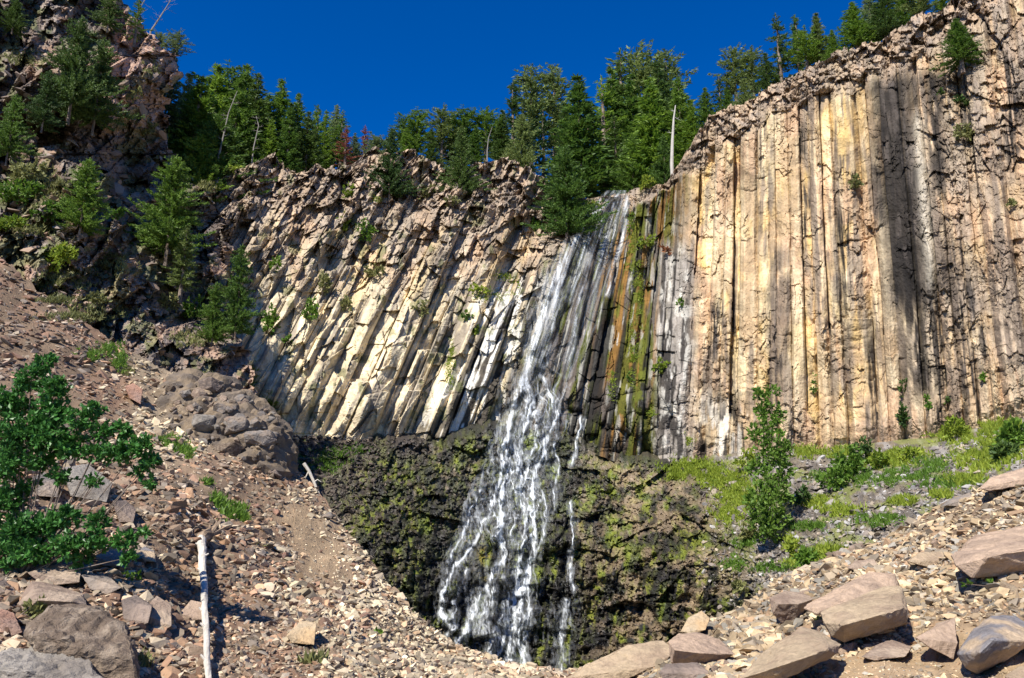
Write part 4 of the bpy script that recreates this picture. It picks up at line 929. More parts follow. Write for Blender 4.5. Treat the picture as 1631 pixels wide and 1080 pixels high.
# lower part: water clings to the edges of rounded stones
f1, f2, h1, h2, h3, _, _ = vor(XX/19., WY/33., 970); e1 = np.exp(-((f2-f1)/(.03+.10*fbm(XX/14., WY/20., 971)))**2)
f1b, f2b, *_r = vor(XX/9., WY/17., 975); e2 = np.exp(-((f2b-f1b)/.10)**2)
core = np.clip(1-np.abs(sN*1.0-.05)**2.2, 0, 1)*(np.abs(sN) < 1)*ss(600, 660, WY)*(1-.6*ss(880, 960, WY))
D = np.maximum(D, core*(e1*.62*ss(.38, .58, fbm(XX/22., WY/40., 976))+e2*.38*ss(.42, .6, fbm(XX/20., WY/40., 977))+.10)*(.5+.8*fbm(XX/16., WY/40., 978)))
core2 = (np.abs(sN) < 1)*ss(600, 650, WY)*(1-ss(930, 1000, WY))
gap = 1-.85*ss(850, 905, WY)*(1-ss(.50, .62, fbm(XX/18., WY/40., 990)))
for (bx, by, rx, ry) in ((772, 890, 16, 42), (812, 905, 16, 36), (795, 955, 13, 36), (752, 870, 10, 26), (730, 950, 9, 40), (870, 800, 9, 40), (826, 740, 7, 22), (842, 700, 6, 18)):
    gap = gap*(1-.9*np.exp(-(((XX-bx)/rx)**2+((WY-by)/ry)**2)**2))
D = np.maximum(D, core2*(.05+.17*ss(.38, .62, fbm(XX/4., WY/38., 979, 4))))
D = np.where(WY > 610, D*(.12+.88*gap), D)
D = np.maximum(D, env*.55*np.exp(-((WY-635)/38.)**2)*e1)
for pts, wd_, am in STREAMS:
    ys = [p[1] for p in pts]; xs_ = [p[0] for p in pts]
    cx_ = np.interp(WY, ys, xs_); w_ = .8*wd_*(.6+.9*vn(WY/22., wd_, 981))*(1+.8*ss(900, 1040, WY)*(wd_ > 3.5))
    g = np.exp(-((XX-cx_)/w_)**2)*ss(min(ys)-6, min(ys)+4, WY)*(1-ss(max(ys)-3, max(ys)+8, WY))
    thr = .55+.75*ss(.32, .6, fbm(XX/3.2, WY/16., 983, 3))
    D = np.maximum(D, am*g*thr)
    D = np.maximum(D, .34*am*np.exp(-((XX-cx_)/(w_*3.4))**2)*ss(min(ys)-6, min(ys)+4, WY)*(1-ss(max(ys)-3, max(ys)+8, WY))*ss(.4, .6, fbm(XX/4., WY/26., 985)))
D = np.clip(D*(.25+1.25*ss(.28, .72, fbm(XX/2.0, WY/9., 987, 3)*(1-up)+up*fbm((XX+.33*(WY-450))/1.8, WY/55., 988, 4))), 0, 1)*(.80+.2*ss(560, 700, WY))
SY = surfY(WX, WY)
def minf(a, k):
    b = a.copy()
    for s in range(1, k+1):
        b[:, s:] = np.minimum(b[:, s:], a[:, :-s]); b[:, :-s] = np.minimum(b[:, :-s], a[:, s:])
    a = b.copy()
    for s in range(1, k+1):
        b[s:] = np.minimum(b[s:], a[:-s]); b[:-s] = np.minimum(b[:-s], a[s:])
    return b
def blur(a, k):
    for ax in (0, 1):
        p = np.pad(a, [(k, k) if i == ax else (0, 0) for i in range(2)], 'edge'); a = sum(np.take(p, range(s, s+a.shape[ax]), ax) for s in range(2*k+1))/(2*k+1)
    return a
SY = blur(minf(SY, 3), 2)-.06-.10*D
WP = at(WX, WY, SY); UVW = np.stack([(WX-cxw)/12., WY/60.], -1)
m, nt, out = newmat('falling_water'); L = nt.links.new
at_ = N(nt, 'ShaderNodeAttribute', attribute_name='dens'); fl = N(nt, 'ShaderNodeAttribute', attribute_name='flow')
mp = N(nt, 'ShaderNodeMapping'); mp.inputs['Scale'].default_value = (6.0, 7.0, 1); L(fl.outputs['Vector'], mp.inputs['Vector'])
nz = N(nt, 'ShaderNodeTexNoise'); nz.inputs['Scale'].default_value = 1.6; nz.inputs['Detail'].default_value = 5; nz.inputs['Roughness'].default_value = .7; L(mp.outputs[0], nz.inputs['Vector'])
mr = N(nt, 'ShaderNodeMapRange'); mr.inputs['From Min'].default_value = .35; mr.inputs['From Max'].default_value = .65; mr.inputs['To Min'].default_value = .55; mr.inputs['To Max'].default_value = 1.35; L(nz.outputs['Fac'], mr.inputs['Value'])
mu = N(nt, 'ShaderNodeMath', operation='MULTIPLY', use_clamp=True); L(at_.outputs['Fac'], mu.inputs[0]); L(mr.outputs[0], mu.inputs[1])
p = N(nt, 'ShaderNodeBsdfPrincipled'); p.inputs['Base Color'].default_value = (.80, .84, .88, 1); p.inputs['Roughness'].default_value = .35; p.inputs['Specular IOR Level'].default_value = .6
tl = N(nt, 'ShaderNodeBsdfTranslucent'); tl.inputs['Color'].default_value = (.8, .85, .9, 1)
m1 = N(nt, 'ShaderNodeMixShader'); m1.inputs[0].default_value = .25; L(p.outputs[0], m1.inputs[1]); L(tl.outputs[0], m1.inputs[2])
tr = N(nt, 'ShaderNodeBsdfTransparent'); ms = N(nt, 'ShaderNodeMixShader'); L(mu.outputs[0], ms.inputs[0]); L(tr.outputs[0], ms.inputs[1]); L(m1.outputs[0], ms.inputs[2]); L(ms.outputs[0], out.inputs[0])
M_WATER = m
root = empty('waterfall', tuple(at(820, 1060, 32)), label='white waterfall fanning out over dark mossy rock between the cliffs', category='waterfall')
rl = np.array(root.location)
side = (WX > 888+.0*WY) & (WY > 640)
keepD = D > .03
for nm, mk in (('veil', WY < 612), ('cascade', (WY >= 608) & ~side), ('side_trickle', side)):
    link(nm, grid_mesh(nm, WP-rl, None, True, keep=keepD & mk, uv=UVW, dens=D), M_WATER, root)

# ================================================================== FOLIAGE
def tri_leaves(P, Dr, Ln, Wd, rs, two=False):
    """pointed leaves / needle sprays: base P, direction Dr, length Ln, width Wd"""
    n = len(P); Dr = Dr/np.linalg.norm(Dr, axis=1)[:, None]
    s = np.cross(Dr, rs.normal(0, 1, (n, 3))); s /= np.linalg.norm(s, axis=1)[:, None]+1e-9
    if not two:
        V = np.stack([P-s*Wd[:, None]*.5, P+s*Wd[:, None]*.5, P+Dr*Ln[:, None]], 1); return V.reshape(-1, 3), np.arange(n*3), np.full(n, 3)
    q = np.cross(s, Dr)*Ln[:, None]*.12
    V = np.stack([P, P+Dr*Ln[:, None]*.5+s*Wd[:, None]*.5+q, P+Dr*Ln[:, None], P+Dr*Ln[:, None]*.5-s*Wd[:, None]*.5+q], 1); return V.reshape(-1, 3), np.arange(n*4), np.full(n, 4)

def conifer_meshes(seed, H=6., Rb=1.3, start=.06, whorls=46, nb=7, shape=.85, droop=.25, tuft=.19, gaps=.1, clump=0, top=0.02, irregular=.3):
    rs = np.random.RandomState(seed); P, Dr, Ln = [], [], []
    for w in range(whorls):
        h = start+(1-start)*(w+rs.uniform(0, 1))/whorls
        prof = (1-h)**shape+top
        if clump: prof = (math.sin(math.pi*min(1, (h-start)/(1-start)*.93+.07))**.55)*.75+.08
        for b in range(nb):
            if rs.uniform() < gaps: continue
            a = rs.uniform(0, 2*math.pi); Lb = Rb*prof*(1+irregular*rs.normal()*.8+irregular*.8*(vn(np.array([a*1.3+seed]), np.array([h*7.]), 3)[0]-.5)*2)
            Lb = max(Lb, .12); d = np.array([math.cos(a), math.sin(a), .1])
            k = max(2, int(Lb/(tuft*.42)))
            t = (np.arange(k)+rs.uniform(.2, .8, k))/k; t = .12+.88*t
            pt = np.zeros((k, 3)); pt[:, 0] = d[0]*Lb*t; pt[:, 1] = d[1]*Lb*t; pt[:, 2] = h*H-droop*Lb*t**1.2+(.22*Lb*t**2.5)
            m = 4; pt = np.repeat(pt, m, 0)+rs.normal(0, .05, (k*m, 3))*tuft/.24
            o = np.array([d[0], d[1], 0])*.9+rs.normal(0, .65, (k*m, 3))*np.array([1, 1, .45])+np.array([0, 0, .12])
            P.append(pt); Dr.append(o); Ln.append(np.full(k*m, tuft)*rs.uniform(.6, 1.2, k*m)*(.75 if h > .9 else 1))
    # leader
    k = 14; P.append(np.stack([0*np.arange(k), 0*np.arange(k), H*(1-.05*rs.uniform(0, 1, k))], -1)); Dr.append(rs.normal(0, .3, (k, 3))+np.array([0, 0, 1])); Ln.append(np.full(k, tuft*.7))
    P = np.concatenate(P); Dr = np.concatenate(Dr); Ln = np.concatenate(Ln)
    V, Fl, Lp = tri_leaves(P, Dr, Ln, Ln*.42, rs); crown = mesh_from('crown', V, Fl, Lp)
    bm = bmesh.new(); tube(bm, [(0, 0, -1.2), (0, 0, 0), (.03, 0, H*.35), (0, .03, H*.7), (0, 0, H*.97)], [.16, .14, .10, .055, .015], 7)
    r2 = random.Random(seed)
    for q in range(9 if clump else 5):
        hh = r2.uniform(.12, .75)*H; aa = r2.uniform(0, 6.28); Lq = Rb*r2.uniform(.3, .7)
        tube(bm, [(0, 0, hh), (math.cos(aa)*Lq*.5, math.sin(aa)*Lq*.5, hh+.05), (math.cos(aa)*Lq, math.sin(aa)*Lq, hh+.12)], [.03, .02, .006], 4, cap=False)
    me = bpy.data.meshes.new('trunk'); bm.to_mesh(me); bm.free(); return crown, me

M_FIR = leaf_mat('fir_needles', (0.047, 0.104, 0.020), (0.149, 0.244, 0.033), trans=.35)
M_FIRB = leaf_mat('bright_fir_needles', (0.074, 0.152, 0.020), (0.230, 0.342, 0.039), trans=.35)
M_PINE = leaf_mat('pine_needles', (0.078, 0.120, 0.033), (0.233, 0.290, 0.083), trans=.3)
M_BLUE = leaf_mat('bluish_needles', (0.095, 0.146, 0.072), (0.230, 0.293, 0.121), trans=.3)
M_DARK = leaf_mat('dark_needles', (0.032, 0.073, 0.020), (0.101, 0.159, 0.031), trans=.3)
M_RED = leaf_mat('dead_red_needles', (.16, .055, .04), (.30, .11, .07), trans=.2)
M_LIME = leaf_mat('lime_leaves', (.10, .18, .015), (.34, .40, .05), trans=.4)
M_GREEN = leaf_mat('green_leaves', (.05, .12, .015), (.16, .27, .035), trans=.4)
M_OLIVE = leaf_mat('olive_leaves', (.13, .14, .045), (.27, .27, .10), trans=.3)
M_DRYB = leaf_mat('reddish_leaves', (.20, .07, .03), (.34, .15, .07), trans=.3)
M_DEEP = leaf_mat('deep_green_leaves', (.016, .065, .016), (.075, .21, .04), rough=.4, trans=.3, scale=2.0)
M_TRUNK = stone_mat('conifer_bark', (.15, .11, .085), (.24, .19, .15), .45, .6, 4)
M_SNAG = rock_mat('grey_deadwood', (.22, .20, .18), s1=3, s2=20, var=.3, bump=.4, bdist=.01)
PR = {
 'fir': [conifer_meshes(1, Rb=1.1), conifer_meshes(2, Rb=.95, whorls=52), conifer_meshes(3, Rb=1.25, shape=.8, irregular=.45), conifer_meshes(4, Rb=1.0, whorls=40, gaps=.25, irregular=.5)],
 'pine': [conifer_meshes(11, Rb=1.15, start=.28, whorls=30, nb=7, gaps=.25, clump=1, droop=-.15, tuft=.22, irregular=.5), conifer_meshes(12, Rb=1.0, start=.22, whorls=34, gaps=.2, clump=1, droop=-.1, tuft=.21, irregular=.45), conifer_meshes(13, Rb=1.3, start=.35, whorls=26, gaps=.28, clump=1, droop=-.1, tuft=.22, irregular=.6)],
 'thin': [conifer_meshes(21, Rb=.8, whorls=34, nb=5, gaps=.35, irregular=.6, shape=.6), conifer_meshes(22, Rb=.7, whorls=36, nb=5, gaps=.3, irregular=.6, shape=.7, tuft=.22)],
 'bushy': [conifer_meshes(31, Rb=2.1, whorls=40, nb=11, start=0, shape=.65, irregular=.55, tuft=.21), conifer_meshes(32, Rb=2.4, whorls=36, nb=12, start=0, shape=.6, irregular=.65, tuft=.22)]}
MATS = {'fir': M_FIR, 'bright': M_FIRB, 'pine': M_PINE, 'blue': M_BLUE, 'dark': M_DARK, 'red': M_RED}
_mc = {}
def tree(px, top, base, Y, kind, mat, label, wid=1.0, name=None, cat='tree', group=None, lean_=(0, 0)):
    r = random.Random(int(px*7+top*3)); lst = PR[kind]; vi = r.randrange(len(lst)); key = (kind, vi, mat)
    if key not in _mc:
        c = lst[vi][0].copy(); c.materials.clear(); c.materials.append(MATS[mat]); t = lst[vi][1].copy(); t.materials.clear(); t.materials.append(M_TRUNK); _mc[key] = (c, t)
    b = at(px, base, Y); h = float(at(px, top, Y)[2]-b[2]); s = h/6.0
    nm = name or {'fir': 'fir_tree', 'pine': 'pine_tree', 'thin': 'fir_tree', 'bushy': 'fir_tree'}[kind]
    o = empty(nm, tuple(b), r.uniform(0, 6.28), label=label, category=cat)
    if group: o['group'] = group
    o.scale = (s*wid, s*wid, s); o.rotation_euler = (lean_[0], lean_[1], r.uniform(0, 6.28)) if any(lean_) else o.rotation_euler
    link('crown', _mc[key][0], None, o); link('trunk', _mc[key][1], None, o); return o
def rimY(px): return float(cliffY0(px, interp(px, RIM)))
G1, G2, G3 = 'conifers on the rim left of the falls', 'conifers on the rim above the falls', 'conifers on the right cliff top'
T = [ # px, top, base, extra depth, kind, material, width, label
 (283, 118, 290, 6, 'fir', 'blue', 1, 'bluish fir right beside the rocky hillside, first of the rim trees', G1),
 (303, 122, 300, 3, 'fir', 'bright', 1.25, 'bright green broad fir second from the rocky hillside', G1),
 (328, 104, 292, 5, 'fir', 'bright', 1.2, 'tall bright fir left of the grey leaning snag', G1),
 (352, 108, 300, 6, 'pine', 'fir', 1.1, 'rounded dark pine behind the grey leaning snag', G1),
 (378, 104, 290, 5, 'fir', 'fir', 1.1, 'tallest pointed fir just right of the grey leaning snag', G1),
 (340, 180, 312, 1, 'bushy', 'fir', .7, 'low bushy fir at the foot of the grey leaning snag', G1),
 (396, 118, 292, 3, 'fir', 'dark', 1.1, 'dark fir left of the thin forked snag', G1),
 (312, 215, 322, .5, 'bushy', 'bright', .8, 'low bright fir at the rim above the dark gully', G1),
 (418, 150, 285, 4, 'fir', 'fir', 1.1, 'fir partly hiding the thin forked snag', G1),
 (438, 128, 280, 4, 'fir', 'bright', 1.1, 'tall fir with a rounded tip right of the thin forked snag', G1),
 (455, 165, 280, 2, 'fir', 'fir', 1.1, 'medium fir between two taller ones left of the red dead firs', G1),
 (467, 150, 275, 5, 'fir', 'fir', 1.0, 'slender fir with a pointed tip near the middle of the left rim', G1),
 (485, 178, 280, 3, 'fir', 'dark', 1.1, 'dark low fir over the grey rock block of the left rim', G1),
 (500, 168, 278, 5, 'thin', 'fir', 1.2, 'thin sparse fir left of the red dead firs', G1),
 (514, 176, 275, 3, 'fir', 'bright', 1.0, 'bright narrow fir left of the red dead firs', G1),
 (530, 168, 274, 5, 'fir', 'blue', 1.0, 'bluish narrow fir next to the first red dead fir', G1),
 (541, 176, 272, 3, 'thin', 'fir', 1.2, 'sparse fir touching the first red dead fir', G1),
 (549, 200, 262, 2, 'thin', 'red', 1.3, 'first red brown dead fir on the left rim', G1),
 (563, 212, 262, 3, 'fir', 'blue', 1.1, 'small bluish fir between the two red dead firs', G1),
 (579, 200, 254, 4, 'thin', 'red', 1.3, 'second red brown dead fir beside the rim gap', G1),
 (598, 218, 258, 2, 'pine', 'blue', 2.4, 'low grey green pine in the rim gap right of the red firs', G1),
 (250, 55, 100, 1.0, 'pine', 'blue', 1.3, 'small bluish pine below the two leaning dead spars', 'small pines on the hillside shoulder'),
 (277, 52, 100, 1.5, 'pine', 'blue', 1.3, 'small bluish pine furthest right on the hillside shoulder', 'small pines on the hillside shoulder'),
 (262, 92, 235, 4, 'fir', 'blue', .9, 'bluish shaded fir behind the hillside crag', G1),
 (620, 205, 305, -1.2, 'bushy', 'dark', .62, 'dark upright juniper growing out over the cliff edge', G2),
 (645, 205, 262, 3, 'fir', 'bright', 1.4, 'small green fir behind the dark juniper', G2),
 (662, 176, 262, 4, 'pine', 'fir', 1.3, 'round topped pine left of the paired pines on the middle rim', G2),
 (686, 205, 262, 3, 'fir', 'dark', 1.4, 'small dark fir between the round topped pines of the middle rim', G2),
 (703, 176, 268, 5, 'pine', 'pine', 1.3, 'round pine in the middle of the middle rim group', G2),
 (737, 174, 266, 5, 'pine', 'fir', 1.4, 'round crowned pine directly behind the drooping dark fir', G2),
 (733, 205, 302, -1.0, 'bushy', 'dark', .62, 'dark drooping fir standing on the cliff edge left of centre', G2),
 (773, 176, 262, 5, 'pine', 'fir', 1.3, 'round pine left of the small grey snag', G2),
 (757, 200, 265, 3, 'fir', 'fir', 1.3, 'low fir filling the gap left of the small grey snag', G2),
 (800, 175, 262, 4, 'fir', 'dark', 1.2, 'dark fir right of the small grey snag', G2),
 (817, 128, 262, 6, 'thin', 'dark', 1.1, 'thin dark fir with a ragged tip left of the tall pale pines', G2),
 (846, 106, 270, 7, 'pine', 'pine', .95, 'tall pale pine, left one of a pair above the falls', G2),
 (884, 106, 280, 8, 'pine', 'pine', .9, 'tall pale pine, right one of a pair above the falls', G2),
 (832, 182, 268, 2, 'bushy', 'pine', .75, 'rounded grey green fir in front of the pair of pale pines', G2),
 (866, 170, 290, 4, 'thin', 'dark', 1.1, 'thin shaded fir between the pair of tall pale pines', G2),
 (925, 122, 322, 1.5, 'fir', 'fir', 1.35, 'big dense cone shaped fir standing left of the lip of the falls', G2),
 (903, 232, 368, -2.0, 'bushy', 'fir', .62, 'dark green fir hanging over the ravine left of the lip', G2),
 (885, 262, 335, -1.2, 'bushy', 'dark', .7, 'small dark fir on the ledge below the big dense fir', G2),
 (963, 122, 300, 5, 'thin', 'bright', 1.2, 'tall airy fir with light tips right of the big dense fir', G2),
 (945, 165, 315, 3, 'thin', 'dark', 1.1, 'dark shaded fir tucked right of the big dense fir', G2),
 (996, 78, 300, 7, 'thin', 'dark', 1.1, 'tallest dark ragged fir above the lip of the falls', G2),
 (982, 185, 308, 3, 'thin', 'dark', 1.2, 'lower dark fir directly above the lip of the falls', G2),
 (1024, 80, 290, 8, 'pine', 'pine', .9, 'tall pale pine behind the bright broad fir', G2),
 (1070, 82, 280, 8, 'pine', 'pine', .9, 'tall pale pine behind the white snag', G2),
 (1043, 125, 302, 3, 'fir', 'bright', 1.3, 'bright green broad fir left of the white snag', G2),
 (1010, 215, 308, 2, 'bushy', 'fir', .7, 'low green fir at the lip beneath the bright broad fir', G2),
 (1088, 125, 280, 4, 'fir', 'fir', 1.1, 'dark fir right of the white snag', G2),
 (1105, 160, 262, 4, 'fir', 'bright', 1.2, 'bright fir where the rim climbs to the right cliff', G2),
 (1060, 215, 290, 1, 'bushy', 'fir', .55, 'small fir at the foot of the white snag', G2),
 (1128, 140, 215, 4, 'fir', 'fir', 1.2, 'small fir at the start of the right cliff top', G3),
 (1150, 118, 195, 5, 'thin', 'dark', 1.2, 'thin dark fir left of the grey pines on the right cliff', G3),
 (1175, 80, 182, 6, 'pine', 'pine', 1.1, 'grey green pine, left of two with bare tips', G3),
 (1203, 80, 172, 6, 'pine', 'pine', 1.1, 'grey green pine, right of two with bare tips', G3),
 (1188, 125, 178, 2, 'bushy', 'pine', .8, 'low grey shrubby fir under the two grey pines', G3),
 (1225, 85, 160, 4, 'fir', 'dark', 1.3, 'short dark fir between the grey pines and the tall dark fir', G3),
 (1246, 22, 140, 5, 'thin', 'dark', 1.2, 'tall dark fir with a broken looking tip on the right cliff', G3),
 (1276, 24, 125, 6, 'thin', 'fir', 1.2, 'sparse fir right of the tall dark fir', G3),
 (1287, 55, 118, 3, 'pine', 'bright', 1.5, 'rounded yellowish green tree on the right cliff top', G3),
 (1308, 22, 108, 4, 'fir', 'pine', 1.2, 'pale green fir left of the bright cone shaped fir', G3),
 (1330, 48, 98, 3, 'fir', 'fir', 1.4, 'small fir nestled left of the bright cone shaped fir', G3),
 (1366, 4, 78, 3, 'fir', 'bright', 1.5, 'bright cone shaped fir on the right cliff top', G3),
 (1392, -10, 65, 5, 'fir', 'blue', 1.4, 'bluish fir behind the bright cone shaped fir', G3),
 (1413, -30, 60, 3, 'fir', 'dark', 1.3, 'dark fir cut by the top edge on the right cliff', G3),
 (1440, -40, 48, 5, 'fir', 'fir', 1.3, 'shaded fir left of the broad orange barked pine', G3),
 (1470, -55, 42, 2.5, 'pine', 'pine', 1.4, 'broad pine with a thick orange trunk at the top edge', G3),
 (1503, -40, 18, 4, 'fir', 'bright', 1.3, 'bright fir highest on the right cliff', G3)]
T += [(640, 190, 262, 6, 'pine', 'fir', 1.2, 'dark round pine behind the dark upright juniper', G2), (718, 186, 266, 7, 'fir', 'dark', 1.3, 'dark narrow fir peeping between two round pines of the middle rim', G2), (790, 190, 264, 7, 'pine', 'fir', 1.3, 'low pine right behind the small grey snag', G2),
 (903, 165, 300, 6, 'fir', 'dark', 1.1, 'dark narrow fir between the pair of pale pines and the big dense fir', G2), (1012, 120, 300, 6, 'fir', 'fir', 1.1, 'pointed fir between the tallest ragged fir and the bright broad fir', G2), (1056, 100, 285, 6, 'fir', 'dark', 1.1, 'dark pointed fir just left of the white snag', G2),
 (980, 110, 300, 6, 'fir', 'fir', 1.0, 'narrow fir left of the tallest ragged fir', G2), (1160, 140, 185, 3, 'fir', 'fir', 1.3, 'small green fir at the foot of the thin dark fir on the right cliff', G3), (365, 130, 300, 3, 'fir', 'fir', 1.2, 'fir directly right of the grey leaning snag, in front of the tallest', G1), (425, 190, 285, 2, 'fir', 'bright', 1.2, 'short bright fir in front of the gap right of the thin forked snag', G1)]
for (px, top, base, dY_, kind, mat, wid, label, grp) in T:
    tree(px, top, base+4, rimY(px)+dY_, kind, mat, label, wid*1.1, group=grp)
# firs rooted in the hillside and on the cliffs
for (px, top, base, kind, mat, wid, label, off) in [
 (112, 28, 170, 'bushy', 'dark', .6, 'large dark fir in the middle of the rocky hillside', 1.6), (68, 112, 195, 'bushy', 'dark', .6, 'spreading fir left below the large dark fir', 1.8), (150, 60, 190, 'bushy', 'dark', .55, 'dark fir right of the large dark fir on the hillside', 1.2),
 (12, 150, 245, 'bushy', 'fir', .55, 'bright fir at the left edge of the hillside', 1.2), (128, 252, 362, 'bushy', 'bright', .6, 'bright green fir leaning out of the dark hillside hollow', 1.3), (266, 248, 394, 'bushy', 'fir', .74, 'big bushy bright fir where hillside and left cliff meet', 1.6),
 (288, 358, 462, 'fir', 'pine', 1.25, 'yellowish sparse fir below the big bushy fir', 1.0), (375, 390, 528, 'bushy', 'fir', .42, 'upright fir at the left foot of the columns', .8), (338, 450, 540, 'bushy', 'fir', .6, 'low bright fir left of the upright one at the columns', .9),
 (20, 0, 45, 'bushy', 'dark', 1.0, 'dark fir at the top left corner', 1.0), (172, -20, 40, 'bushy', 'dark', .6, 'small dark fir on the hillside top', .6), (215, -8, 62, 'thin', 'fir', 1.2, 'small fir on the crest left of the dead spars', .4)]:
    tree(px, top, base, float(outY0(px, base))-off, kind, mat, label, wid, group='firs on the rocky hillside')
tree(1532, 30, 102, float(cliffY0(1532, 100))-.9, 'fir', 'fir', 'small fir growing from the face near the top of the right cliff', 1.7, group=None)

# ---------------- dead snags
M_PALE = rock_mat('pale_deadwood', (.42, .39, .35), s1=3, s2=20, var=.3, bump=.4, bdist=.01)
def snag(name_, pts, Y, r0, label, twigs=8, seed=0, tl=.5):
    M_SNAG_ = M_PALE if 'white' in label else M_SNAG
    b = at(pts[0][0], pts[0][1], Y); q = [at(x, y, Y)-b for x, y in pts]; root = empty('dead_tree', tuple(b), label=label, category='dead tree')
    rad = np.linspace(r0, r0*.3, len(q)); bm = bmesh.new(); tube(bm, [q[0]-np.array([0, 0, .8])]+q, [r0]+list(rad), 8, wob=.1, seed=seed); me = bpy.data.meshes.new('trunk'); bm.to_mesh(me); bm.free(); link('trunk', me, M_SNAG_, root)
    r = random.Random(seed)
    for k in range(twigs):
        t = r.uniform(.3, .98)*(len(q)-1); i = int(t); p = q[i]+(q[min(i+1, len(q)-1)]-q[i])*(t-i); a = r.uniform(0, 6.28); d = np.array([math.cos(a), math.sin(a)*.8, r.uniform(-.3, .5)])*tl*r.uniform(.5, 1.2)
        bm = bmesh.new(); tube(bm, [p, p+d*.5+np.array([0, 0, -.03]), p+d], [r0*.22, r0*.15, r0*.05], 4); 
        tube(bm, [p+d*.5, p+d*.7+np.array([0, 0, .12])], [r0*.12, r0*.04], 4)
        me = bpy.data.meshes.new('branch'); bm.to_mesh(me); bm.free(); link('branch', me, M_SNAG_, root)
snag('s', [(346, 262), (355, 220), (364, 180), (378, 145)], rimY(350)+.5, .06, 'grey leaning snag among the left rim firs', 10, 1)
snag('s', [(400, 268), (404, 235), (412, 200), (408, 185)], rimY(400)+1, .05, 'thin forked snag among the left rim firs', 10, 2)
snag('s', [(1070, 262), (1071, 225), (1073, 190), (1076, 168)], rimY(1070)+.3, .11, 'white barkless snag above the falls with a few short top branches', 4, 3, .45)
snag('s', [(776, 240), (778, 220), (784, 202)], rimY(778)+1.5, .04, 'small grey snag among the middle rim pines', 5, 4, .3)
snag('s', [(205, 48), (214, 30), (226, 8), (240, -16)], float(outY0(205, 50))+.6, .05, 'left of two dead spars leaning right over the hillside crest', 14, 5, .6)
snag('s', [(240, 50), (252, 32), (266, 10), (280, -14)], float(outY0(240, 50))+.9, .05, 'right of two dead spars leaning right over the hillside crest', 16, 6, .6)

# ---------------- shrubs
def leafy(name, blobs, Yf, leaf, n_per, mat, label, seed, cat='shrub', stem_from=None, depth=1.0, up=.4, two=True, group=None, stems=True, drop=0):
    """blobs: (px, py, rx, ry); leaves on short twigs through each blob's volume"""
    rs = np.random.RandomState(seed); b0 = stem_from or (blobs[0][0], max(b[1]+b[3] for b in blobs)); Yb = Yf(*b0); base = at(b0[0], b0[1], Yb)
    Ps, Ds = [], []; tw = []
    for (px, py, rx, ry) in blobs:
        k = Yb/F; c = at(px, py, Yb-rs.uniform(.2, .8)*rx*k*depth)-base; R_ = np.array([rx*k, rx*k*depth, ry*k*1.1])
        n = int(n_per*(rx*ry)/(100.))
        nt_ = max(3, n//9)
        v = rs.normal(0, 1, (nt_, 3)); v /= np.linalg.norm(v, axis=1)[:, None]; rad = rs.uniform(.25, 1.08, nt_)**.6
        tip = c+v*rad[:, None]*R_
        m_ = 9; q = np.repeat(tip, m_, 0)-np.repeat(v, m_, 0)*R_*rs.uniform(0, .42, (nt_*m_, 1))+rs.normal(0, .05, (nt_*m_, 3))*R_.mean()*.6
        Ps.append(q); Ds.append(np.repeat(v, m_, 0)*.6+rs.normal(0, .6, (nt_*m_, 3))+np.array([0, 0, up])); tw.append((c, tip[:5]))
    P = np.concatenate(Ps); Dr = np.concatenate(Ds); Ln = leaf*rs.uniform(.4, 1.45, len(P))
    V, Fl, Lp = tri_leaves(P, Dr, Ln, Ln*.62, rs, two)
    root = empty(name, tuple(base), label=label, category=cat)
    if group: root['group'] = group
    link('foliage', mesh_from('foliage', V, Fl, Lp), mat, root)
    if stems:
        bm = bmesh.new(); r0 = max(.008, .02*blobs[0][2]*Yb/F)
        for c, tips in tw:
            mid_ = c*.5+np.array([rs.normal()*.04, rs.normal()*.04, -.1*abs(c[2])]); tube(bm, [np.zeros(3), mid_, c], [r0, r0*.75, r0*.45], 5)
            for t_ in tips: tube(bm, [c, (c+t_)/2, t_], [r0*.4, r0*.25, r0*.1], 4)
        me = bpy.data.meshes.new('stem'); bm.to_mesh(me); bm.free(); link('stem', me, M_TRUNK, root)
    return root
cY = lambda off: (lambda x, y: float(cliffY(np.array([x]), np.array([y]))[0])-off)
aY = lambda off: (lambda x, y: float(apronY(np.array([x]), np.array([y]))[0])-off)
oY = lambda off: (lambda x, y: float(outY(np.array([x]), np.array([y]))[0])-off)
gY = lambda off: (lambda x, y: float(gp(x, y)[1])-off)
